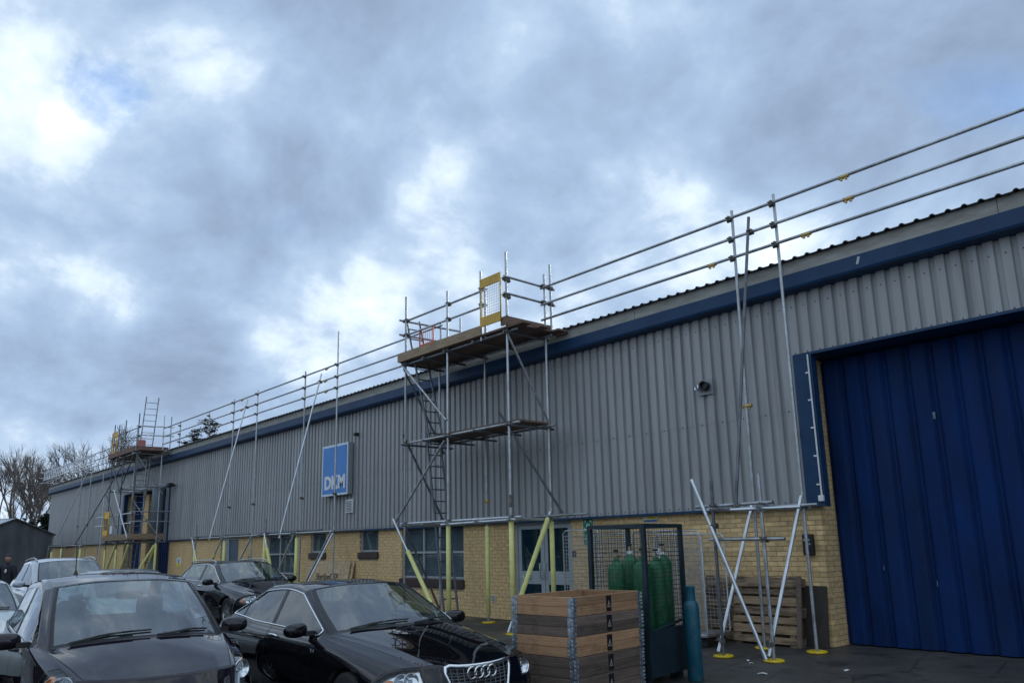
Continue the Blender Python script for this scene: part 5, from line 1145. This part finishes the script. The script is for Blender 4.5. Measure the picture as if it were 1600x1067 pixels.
def estate():
    c = [list(q) for q in scaled(SEDAN, 1.06, 1.045, 1.02)]
    wb = 2.97
    for i in range(6, 14):
        c[i] = [(x, y, z) for x, y, z in c[i]]
    k = lambda x, w: side(x, w)[:3]
    c[7] = k(1.95, .925) + [(1.95, .905, .86), (1.95, .835, .96), (1.95, .635, 1.40), (1.92, .57, 1.435), (1.9, .3, 1.46), (1.9, 0, 1.465)]
    c[8] = k(3.0, .925) + [(3.0, .90, .875), (3.0, .825, .985), (3.1, .62, 1.36), (3.2, .555, 1.40), (3.45, .28, 1.425), (3.5, 0, 1.43)]
    c[9] = k(3.3, .92) + [(3.3, .89, .885), (3.3, .80, 1.0), (3.4, .68, 1.20), (3.55, .60, 1.22), (3.72, .31, 1.23), (3.74, 0, 1.235)]
    c[10] = k(3.5, .91) + [(3.5, .87, .89), (3.48, .78, 1.01), (3.55, .75, 1.02), (3.7, .68, 1.03), (3.86, .36, 1.03), (3.88, 0, 1.03)]
    c[11] = [(3.65, .83, .24), (3.72, .87, .42), (3.78, .86, .64), (3.80, .81, .84), (3.80, .74, .93), (3.83, .66, .93), (3.86, .54, .93), (3.92, .28, .93), (3.93, 0, .93)]
    c[12] = [(x + .28, y * 1.03, z) for x, y, z in SEDAN[12]]; c[13] = [(x + .28, y * 1.03, z) for x, y, z in SEDAN[13]]
    return c
P_PLUM = paint('dark plum car paint', (.013, .010, .016), .0, .30); P_BLACK = paint('black car paint', (.0045, .0048, .0065), .0, .25); P_NAVYB = paint('dark grey car paint', (.009, .010, .014), .0, .28)
P_SILV = paint('pale silver car paint', (.42, .46, .50), .5, .32); P_GREY = paint('blue grey car paint', (.16, .19, .23), .5, .3); P_PALE = paint('pale green grey car paint', (.42, .47, .47), .3, .32)
def put(x, y): return (x, y, gz(y))
hatch, SKH = car('parked_car', 'dark plum hatchback in the left foreground with a short roof aerial', put(-7.36, -8.95), R(-4.0), scaled([[(x, y * (1.06 if j >= 4 else 1), z) for j, (x, y, z) in enumerate(q)] for q in HATCH], 1, 1, 1.055), P_PLUM, .29, 2.46, (1.45, 2.80, 2.35, 4.75), 'tall', trackw=.735, aerial=8.05, windows=((4.42, 6.93), (7.07, 8.7), (8.8, 9.8)))
sal, SKS = car('parked_car', 'black saloon with four interlocked rings on its chrome framed grille', put(-6.585, -6.585), R(-1.9), scaled(SEDAN, 1, 1, .957), P_BLACK, .318, 2.65, (1.22, 1.86, 2.45, 4.85), 'wide', chrome=True, grille=(.75, 1.93, 6.35), trackw=.765)
# grille of the saloon
def gpt(u, v, off, sg): return SKS.pt(u, v, off, sg)[0]
outl = [(1.98, 8.0, 1)] + [(1.98, v, 1) for v in (7.4, 6.9, 6.5)] + [(1.90, 6.25, 1), (1.7, 6.22, 1), (1.4, 6.3, 1), (1.1, 6.42, 1), (.85, 6.55, 1), (.72, 6.8, 1), (.70, 7.4, 1), (.70, 8, 1)]
full_ = outl + [(u, v, -1) for u, v, _ in reversed(outl[1:-1])]
MB().path([gpt(u, v, .006, s) for u, v, s in full_], .017, 10, True).build('grille_frame', M_CHROME, sal)
for k in range(9):
    u = .82 + k * .13; e = 6.38 + max(0, (1.6 - u)) * .15
    MB().path([gpt(u, v, -.012, 1) for v in np.linspace(e, 8, 8)] + [gpt(u, v, -.012, -1) for v in np.linspace(7.9, e, 8)], .006, 6).build('grille_bar', M_DARKT, sal)
for v in (6.55, 6.85, 7.15, 7.45, 7.75):
    for s in (1, -1): MB().path([gpt(u, v, -.009, s) for u in np.linspace(.75, 1.92, 8)], .006, 6).build('grille_bar', M_DARKT, sal)
rc_, rn_ = SKS.pt(1.70, 8, .03, 1); em = thing_child('ring_emblem', sal, rc_)
for k in range(4):
    y = (k - 1.5) * .072; MB().path([(-.004 * abs(k - 1.5) + (.003 if k % 2 else 0), y + .048 * math.cos(a), .048 * math.sin(a)) for a in [2 * math.pi * q / 24 for q in range(24)]], .0085, 8, True).build('ring', M_CHROME, em)
MB().box(SKS.pt(4.15, 2.75, .012, -1)[0], (.035, .012, .03)).build('wing_badge', M_CHROME, sal)
EST = estate()
est, SKE = car('parked_car', 'dark estate car with silver roof rails parked beside the brick wall', put(-17.2, -3.45), R(-1.0), scaled(EST, 1, 1, .965), P_NAVYB, .33, 2.97, (1.28, 1.92, 2.45, 4.85), 'wide', windows=((4.42, 6.93), (7.07, 8.05), (8.13, 9.7)), chrome=True, rails=True, trackw=.79, res=7)
MB().box(SKE.pt(3.78, 2.7, .012, -1)[0], (.11, .014, .035)).build('side_repeater', M_CHROME, est)
car('parked_car', 'pale silver crossover with roof rails behind the plum hatchback', put(-19.6, -6.75), R(-2), scaled(HATCH, 1.15, 1.06, 1.10), P_SILV, .34, 2.75, (1.35, 2.42, 2.35, 4.75), 'tall', rails=M_ALU, trackw=.78, res=6, windows=((4.42, 6.93), (7.07, 8.7), (8.8, 9.8)))
car('parked_car', 'blue grey saloon, only its roof showing over the plum hatchback', put(-15.3, -6.55), R(0), scaled(SEDAN, 1.0, 1.0, 1.0), P_GREY, .31, 2.65, trackw=.765, res=5)
car('parked_car', 'pale green grey saloon at the left edge of the picture', put(-14.3, -9.35), R(-3), SEDAN, P_PALE, .31, 2.65, trackw=.765, res=6)
# ------------------------------------------------------------------ storage tent
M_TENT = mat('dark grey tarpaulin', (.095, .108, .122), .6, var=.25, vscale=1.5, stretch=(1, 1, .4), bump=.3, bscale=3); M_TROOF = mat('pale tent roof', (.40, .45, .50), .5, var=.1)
TX, TY = -50.0, -3.1; TG = gz(TY)
TN = thing('storage_tent', 'dark grey gabled storage tent at the far end of the yard', 'tent', (TX, TY, TG), R(10))
def drape(p0, p1, z0, zf, n=24, d=.05):
    m = MB(); p0, p1 = Vector(p0), Vector(p1); nn = (p1 - p0).cross(Vector((0, 0, 1))).normalized(); vs = []; rows = 6
    for j in range(rows + 1):
        for i in range(n + 1):
            s = i / n; p = p0.lerp(p1, s); zt = zf(s); z = z0 + (zt - z0) * j / rows; vs.append(p + nn * (d * math.sin(s * 37 + j * .3) * (1 - j / rows * .6)) + Vector((0, 0, z)))
    m.add(vs, [(j * (n + 1) + i, j * (n + 1) + i + 1, (j + 1) * (n + 1) + i + 1, (j + 1) * (n + 1) + i) for j in range(rows) for i in range(n)], True); return m
HW, EV, AP = 2.0, 2.70, 3.55
gab = lambda s: EV + (AP - EV) * (1 - abs(2 * s - 1))
for x in (0, -6): drape((x, -HW, 0), (x, HW, 0), .0, gab).build('end_wall', M_TENT, TN)
for y in (-HW, HW): drape((0, y, 0), (-6, y, 0), 0, lambda s: EV).build('side_wall', M_TENT, TN)
for s in (-1, 1):
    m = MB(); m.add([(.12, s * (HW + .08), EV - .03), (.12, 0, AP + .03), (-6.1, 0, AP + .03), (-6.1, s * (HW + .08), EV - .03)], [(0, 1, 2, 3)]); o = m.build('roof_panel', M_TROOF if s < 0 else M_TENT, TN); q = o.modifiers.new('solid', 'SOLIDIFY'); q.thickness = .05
MB().tube((.15, -HW - .08, EV), (.15, 0, AP + .03), .035, 6).tube((.15, HW + .08, EV), (.15, 0, AP + .03), .035, 6).build('gable_tube', M_DARKT, TN)
# ------------------------------------------------------------------ person
def person(loc, rz):
    t = thing('person', 'dark haired person in a navy jacket standing before the storage tent', 'person', loc, rz)
    J = {'pel': (0, 0, .95), 'sp': (0, 0, 1.15), 'ch': (0, .0, 1.38), 'nk': (0, 0, 1.50), 'nk2': (.01, 0, 1.56),
         'hl': (0, .10, .92), 'kl': (.02, .12, .50), 'al': (-.02, .13, .09), 'fl': (.14, .15, .04), 'hr': (0, -.10, .92), 'kr': (.04, -.12, .50), 'ar': (.0, -.13, .09), 'fr': (.16, -.15, .04),
         'sl': (0, .19, 1.43), 'el': (-.03, .27, 1.13), 'wl': (.12, .24, .93), 'sr': (0, -.19, 1.43), 'er': (-.02, -.28, 1.13), 'wr': (.20, -.20, 1.02)}
    rad = {'pel': .155, 'sp': .15, 'ch': .17, 'nk': .065, 'nk2': .055, 'hl': .10, 'kl': .07, 'al': .05, 'fl': .04, 'hr': .10, 'kr': .07, 'ar': .05, 'fr': .04, 'sl': .085, 'el': .06, 'wl': .04, 'sr': .085, 'er': .06, 'wr': .04}
    E_ = [('pel', 'sp'), ('sp', 'ch'), ('ch', 'nk'), ('nk', 'nk2'), ('pel', 'hl'), ('hl', 'kl'), ('kl', 'al'), ('al', 'fl'), ('pel', 'hr'), ('hr', 'kr'), ('kr', 'ar'), ('ar', 'fr'), ('ch', 'sl'), ('sl', 'el'), ('el', 'wl'), ('ch', 'sr'), ('sr', 'er'), ('er', 'wr')]
    ks = list(J); me = bpy.data.meshes.new('body'); me.from_pydata([J[k] for k in ks], [(ks.index(a), ks.index(b)) for a, b in E_], []); o = link('body', me, mat('dark navy clothing', (.014, .016, .026), .8, var=.2, vscale=12), t)
    sk = o.modifiers.new('skin', 'SKIN'); sv = me.skin_vertices[0].data
    for i, k in enumerate(ks): sv[i].radius = (rad[k] * (.72 if k in ('ch', 'sp', 'pel') else 1), rad[k]); sv[i].use_root = k == 'pel'
    sb = o.modifiers.new('sub', 'SUBSURF'); sb.levels = sb.render_levels = 2; sk.use_smooth_shade = True
    M_SK = mat('skin', (.42, .25, .18), .55, var=.08, vscale=20); M_HR = mat('dark hair', (.012, .010, .009), .6)
    hz = Matrix.Rotation(R(35), 3, 'Z'); hc = Vector((.015, 0, 1.665))
    h = MB(); vs = []; n, mm = 18, 14
    for j in range(mm + 1):
        ph = -math.pi / 2 + math.pi * j / mm
        for i in range(n):
            th = 2 * math.pi * i / n; x, y, z = math.cos(ph) * math.cos(th), math.cos(ph) * math.sin(th), math.sin(ph)
            w = 1.0 if z > -.2 else 1 + (z + .2) * .32
            p = Vector((x * .098 * w, y * .077 * w, z * .122))
            if x > .5 and abs(y) < .28 and -.28 < z < .12: p.x += .022 * (1 - abs(y) / .28) * (1 - abs(z + .1) / .22)
            if x > .3 and abs(abs(y) - .42) < .2 and .02 < z < .22: p.x -= .008
            vs.append(hz @ p + hc)
    h.add(vs, [(j * n + i, j * n + (i + 1) % n, (j + 1) * n + (i + 1) % n, (j + 1) * n + i) for j in range(mm) for i in range(n)], True); hd = h.build('head', M_SK, o)
    hr = MB(); vs = []
    for j in range(9):
        ph = R(-8) + (math.pi / 2 + R(8)) * j / 8
        for i in range(n):
            th = 2 * math.pi * i / n; c = math.cos(th); k = 1.06; z = math.sin(ph); lim = .35 if c > .3 else (-.35 if c < -.2 else 0)
            zz_ = max(z, lim * 1.0) if c > .3 else z - (.45 * (1 - j / 8) if c < -.1 else 0)
            rr = math.sqrt(max(0, 1 - min(1, zz_ ** 2))); vs.append(hz @ Vector((c * rr * .098 * k, math.sin(th) * rr * .077 * k, zz_ * .122 * k)) + hc)
    hr.add(vs, [(j * n + i, j * n + (i + 1) % n, (j + 1) * n + (i + 1) % n, (j + 1) * n + i) for j in range(8) for i in range(n)], True); hr.build('hair', M_HR, o)
    for sy in (-1, 1):
        superell(hz @ Vector((.085, sy * .03, .012)) + hc, (.008, .012, .006), 1, 8, 6, hz).build('eye', M_HR, o); superell(hz @ Vector((0, sy * .078, -.01)) + hc, (.02, .010, .032), 1, 8, 6, hz).build('ear', M_SK, o)
    superell(hz @ Vector((.084, 0, -.062)) + hc, (.008, .024, .005), 1, 8, 6, hz).build('mouth', mat('lips', (.30, .12, .10), .6), o)
    for k, sy in (('wl', 1), ('wr', -1)):
        b = Vector(J[k]); hm = superell(b + Vector((.045, 0, -.04)), (.05, .022, .045), .8, 10, 8)
        for f, (dy, ln) in enumerate(((-.02, .06), (-.007, .07), (.007, .065), (.02, .052))):
            hm.path([b + Vector((.06, dy, -.07)), b + Vector((.075, dy, -.07 - ln * .6)), b + Vector((.06, dy, -.07 - ln))], [.009, .008, .006], 6)
        hm.path([b + Vector((.05, -sy * .015, -.02)), b + Vector((.085, -sy * .028, -.04)), b + Vector((.10, -sy * .026, -.065))], [.010, .009, .007], 6); hm.build('hand', M_SK, o)
    superell((.115, .05, 1.33), (.012, .035, .05), .8, 10, 8).build('white_scarf_end', M_WHITE, o)
    return t
person((-25.9, -7.05, gz(-7.05)), R(-55))
# ------------------------------------------------------------------ trees
def bare_tree(label, loc, h, seed, spread=.55, mt=None, depth=6, grp='bare trees beyond the yard', lean=0.0):
    rnd = random.Random(seed); t = thing('bare_tree', label, 'tree', loc, rnd.random() * 6, grp); tr = MB(); cr = MB()
    def grow(p, d, ln, r, lev):
        n = 3 if lev < 3 else 2; pts = [p]; q = p.copy(); dd = d.copy()
        for k in range(n):
            dd = (dd + Vector((rnd.uniform(-1, 1), rnd.uniform(-1, 1), rnd.uniform(-.25, .55))) * (.10 + .04 * lev)).normalized(); q = q + dd * (ln / n); pts.append(q.copy())
        (tr if lev < 2 else cr).path(pts, [r * (1 - .42 * k / n) for k in range(n + 1)], 7 if lev < 2 else (4 if lev < 4 else 3)) if lev < 4 else cr.path(pts, [r * .75 * (1 - .42 * k / n) for k in range(n + 1)], 3)
        if lev >= depth: return
        nb = 3 if lev < 2 else rnd.choice((3, 4, 4))
        for k in range(nb):
            s = rnd.uniform(.45, 1.0) if k else 1.0; i = min(int(s * n), n - 1); b = pts[i].lerp(pts[i + 1], s * n - i)
            a = rnd.uniform(0, 6.28); tilt = rnd.uniform(.25, .95) * spread * (1.25 if k else .5)
            u = dd.cross(Vector((rnd.uniform(-1, 1), rnd.uniform(-1, 1), .2))).normalized(); nd = (dd * math.cos(tilt) + u * math.sin(tilt)); nd.z += .10; nd.normalize()
            grow(b, nd, ln * rnd.uniform(.62, .82), r * (.62 if k else .7), lev + 1)
    grow(Vector((0, 0, -.2)), Vector((lean, 0, 1)).normalized(), h * .30, h * .016, 0)
    mt = mt or M_BARK; tr.build('trunk', mt, t); cr.build('crown', M_TWIG, t); return t
M_BARK = mat('bark', (.075, .066, .056), .95, var=.3, vscale=3, bump=.4, bscale=20); M_TWIG = mat('twigs', (.135, .118, .108), .95)
def at(px, py, t): 
    d = _f + _r2 * ((px - 800) / FOC) - _u2 * ((py - CY) / FOC); return EYE + d * t
def gxy(px, t): p = at(px, 850, t); return (p.x, p.y, gz(p.y))
for (px, tt, h, sd, lb_) in ((8, 62, 11.0, 3, 'bare tree at the left edge of the picture'), (62, 66, 11.6, 5, 'dense bare tree behind the storage tent'), (92, 70, 11.6, 8, 'dense bare tree just left of the end of the building'), (40, 74, 11.0, 12, 'thin bare tree between the left edge tree and the dense ones'),
                        (152, 80, 15.5, 21, 'bare tree crown rising behind the far guard rail'), (198, 86, 15.0, 23, 'bare tree top showing left of the far tower')):
    bare_tree(lb_, gxy(px, tt), h, sd)
def leaf_cards(n, fn, size, seed):
    rnd = random.Random(seed); m = MB()
    for _ in range(n):
        c = fn(rnd); s = size * rnd.uniform(.5, 1.3); a, b = Vector((rnd.gauss(0, 1), rnd.gauss(0, 1), rnd.gauss(0, 1))).normalized(), Vector((rnd.gauss(0, 1), rnd.gauss(0, 1), rnd.gauss(0, 1)))
        b = (b - a * a.dot(b)).normalized(); m.add([c - a * s, c - b * s * .4, c + a * s, c + b * s * .4], [(0, 1, 2, 3)])
    return m
M_EVG = mat('dark evergreen leaf', (.012, .022, .014), .8, var=.4, vscale=2)
def evergreen(label, loc, h, w, seed, kind='pine_tree', mt=None, n=5200, size=.30):
    rnd0 = random.Random(seed); t = thing(kind, label, 'tree', loc, 0, None); MB().path([(0, 0, -.2), (.1, 0, h * .5), (0, .1, h * .96)], [h * .02, h * .014, .03], 7).build('trunk', M_BARK, t)
    lumps = []
    for k in range(26):
        f = rnd0.uniform(.30, 1.0); rr = w * (1.05 - f * .75) * rnd0.uniform(.5, 1.0); a = rnd0.uniform(0, 6.28); lumps.append((Vector((math.cos(a) * rr * .6, math.sin(a) * rr * .6, f * h)), rnd0.uniform(.35, .75) * w * (1.1 - f * .6)))
    def fn(r):
        c, s = r.choice(lumps); return c + Vector((r.gauss(0, .45), r.gauss(0, .45), r.gauss(0, .22))) * s
    leaf_cards(n, fn, size, seed).build('crown', mt or M_EVG, t); br = MB()
    for c, s in lumps: br.path([(0, 0, c.z - .3), c], [.08, .02], 5)
    br.build('branches', M_BARK, t); return t
def conifer(label, loc, h, seed, z0=.45):
    r = random.Random(seed); t = thing('pine_tree', label, 'tree', loc, 0, None); MB().path([(0, 0, -.2), (.1, 0, h * .5), (0, .1, h)], [h * .018, h * .012, .02], 7).build('trunk', M_BARK, t)
    br = MB(); lf = MB(); z = h * z0
    while z < h * .99:
        f = (z - h * z0) / (h * (1 - z0)); ln = (3.0 * (1 - f) ** .8 + .3) * r.uniform(.6, 1.15)
        for k in range(4):
            a = r.uniform(0, 6.28); d = Vector((math.cos(a), math.sin(a), r.uniform(.05, .35))).normalized(); e = Vector((0, 0, z)) + d * ln * r.uniform(.6, 1); br.path([(0, 0, z), e], [.04, .012], 4)
            for q in range(int(40 * ln)):
                s_ = r.uniform(.3, 1.05); c = Vector((0, 0, z)).lerp(e, s_) + Vector((r.gauss(0, .16), r.gauss(0, .16), r.gauss(.02, .07))); dd = (d + Vector((r.gauss(0, .6), r.gauss(0, .6), r.gauss(.1, .4)))).normalized() * .22; w = dd.cross(Vector((r.random(), r.random(), r.random()))).normalized() * .045
                lf.add([c - dd, c - w, c + dd, c + w], [(0, 1, 2, 3)])
        z += r.uniform(.25, .5)
    br.build('branches', M_BARK, t); lf.build('crown', M_EVG, t)
conifer('dark pine top showing above the roof right of the far tower', gxy(316, 75), 14.5, 4)
conifer('lower dark pine top just left of the taller one above the roof', gxy(292, 77), 13.7, 6)

evergreen('low dark evergreen behind the storage tent', gxy(30, 60), 3.9, 3.0, 9, 'evergreen_bush')
evergreen('low dark evergreen between the tent and the building end', gxy(72, 64), 4.4, 2.2, 14, 'evergreen_bush')
evergreen('dark evergreen at the left edge behind the tent', gxy(4, 58), 3.6, 2.4, 17, 'evergreen_bush')
# trees across the yard, behind the photographer: they show as reflections in the car windows
for (x, y, h, sd, lb_) in ((-19, -38, 11, 31, 'bare tree across the yard behind the photographer, far left'), (-8, -42, 12, 33, 'bare tree across the yard behind the photographer, middle'), (-30, -34, 10, 35, 'bare tree across the yard reflected in the car windows')):
    bare_tree(lb_, (x, y, gz(y)), h, sd, depth=5, grp='bare trees across the yard')

def hedge(label, x0, x1, y, h, seed):
    rnd = random.Random(seed); t = thing('tall_hedge', label, 'hedge', ((x0 + x1) / 2, y, gz(y)), 0); w = (x1 - x0) / 2
    def fn(r):
        x = r.uniform(-w, w); hh = h * (1 + .25 * math.sin(x * .35 + seed) + .12 * math.sin(x * 1.3)); return Vector((x, r.gauss(0, .7), r.uniform(0, 1) ** .7 * hh))
    leaf_cards(9000, fn, .55, seed).build('foliage', M_EVG, t); m = MB()
    for k in range(int(w)): x = -w + 2 * k + 1; m.path([(x, 0, -.1), (x + .2, .1, h * .7)], [.09, .03], 5)
    m.build('stems', M_BARK, t)
hedge('tall dark hedge across the yard behind the photographer', -75, 25, -36, 4.2, 3)

hedge('tall dark hedge along the left side of the yard, outside the picture', -70, -24, -21, 3.4, 5)
for (x, y, h, sd, lb_) in ((-22, -17.5, 9.5, 41, 'bare tree beside the yard left of the picture, nearest'), (-31, -19, 11, 43, 'bare tree beside the yard left of the picture, second'), (-42, -18, 11, 45, 'bare tree beside the yard left of the picture, third')):
    bare_tree(lb_, (x, y, gz(y)), h, sd, depth=5, grp='bare trees across the yard')

evergreen('large dark evergreen beside the yard left of the picture, outside the frame', (-25.5, -16.8, gz(-16.8)), 7.0, 3.4, 51, 'evergreen_tree')
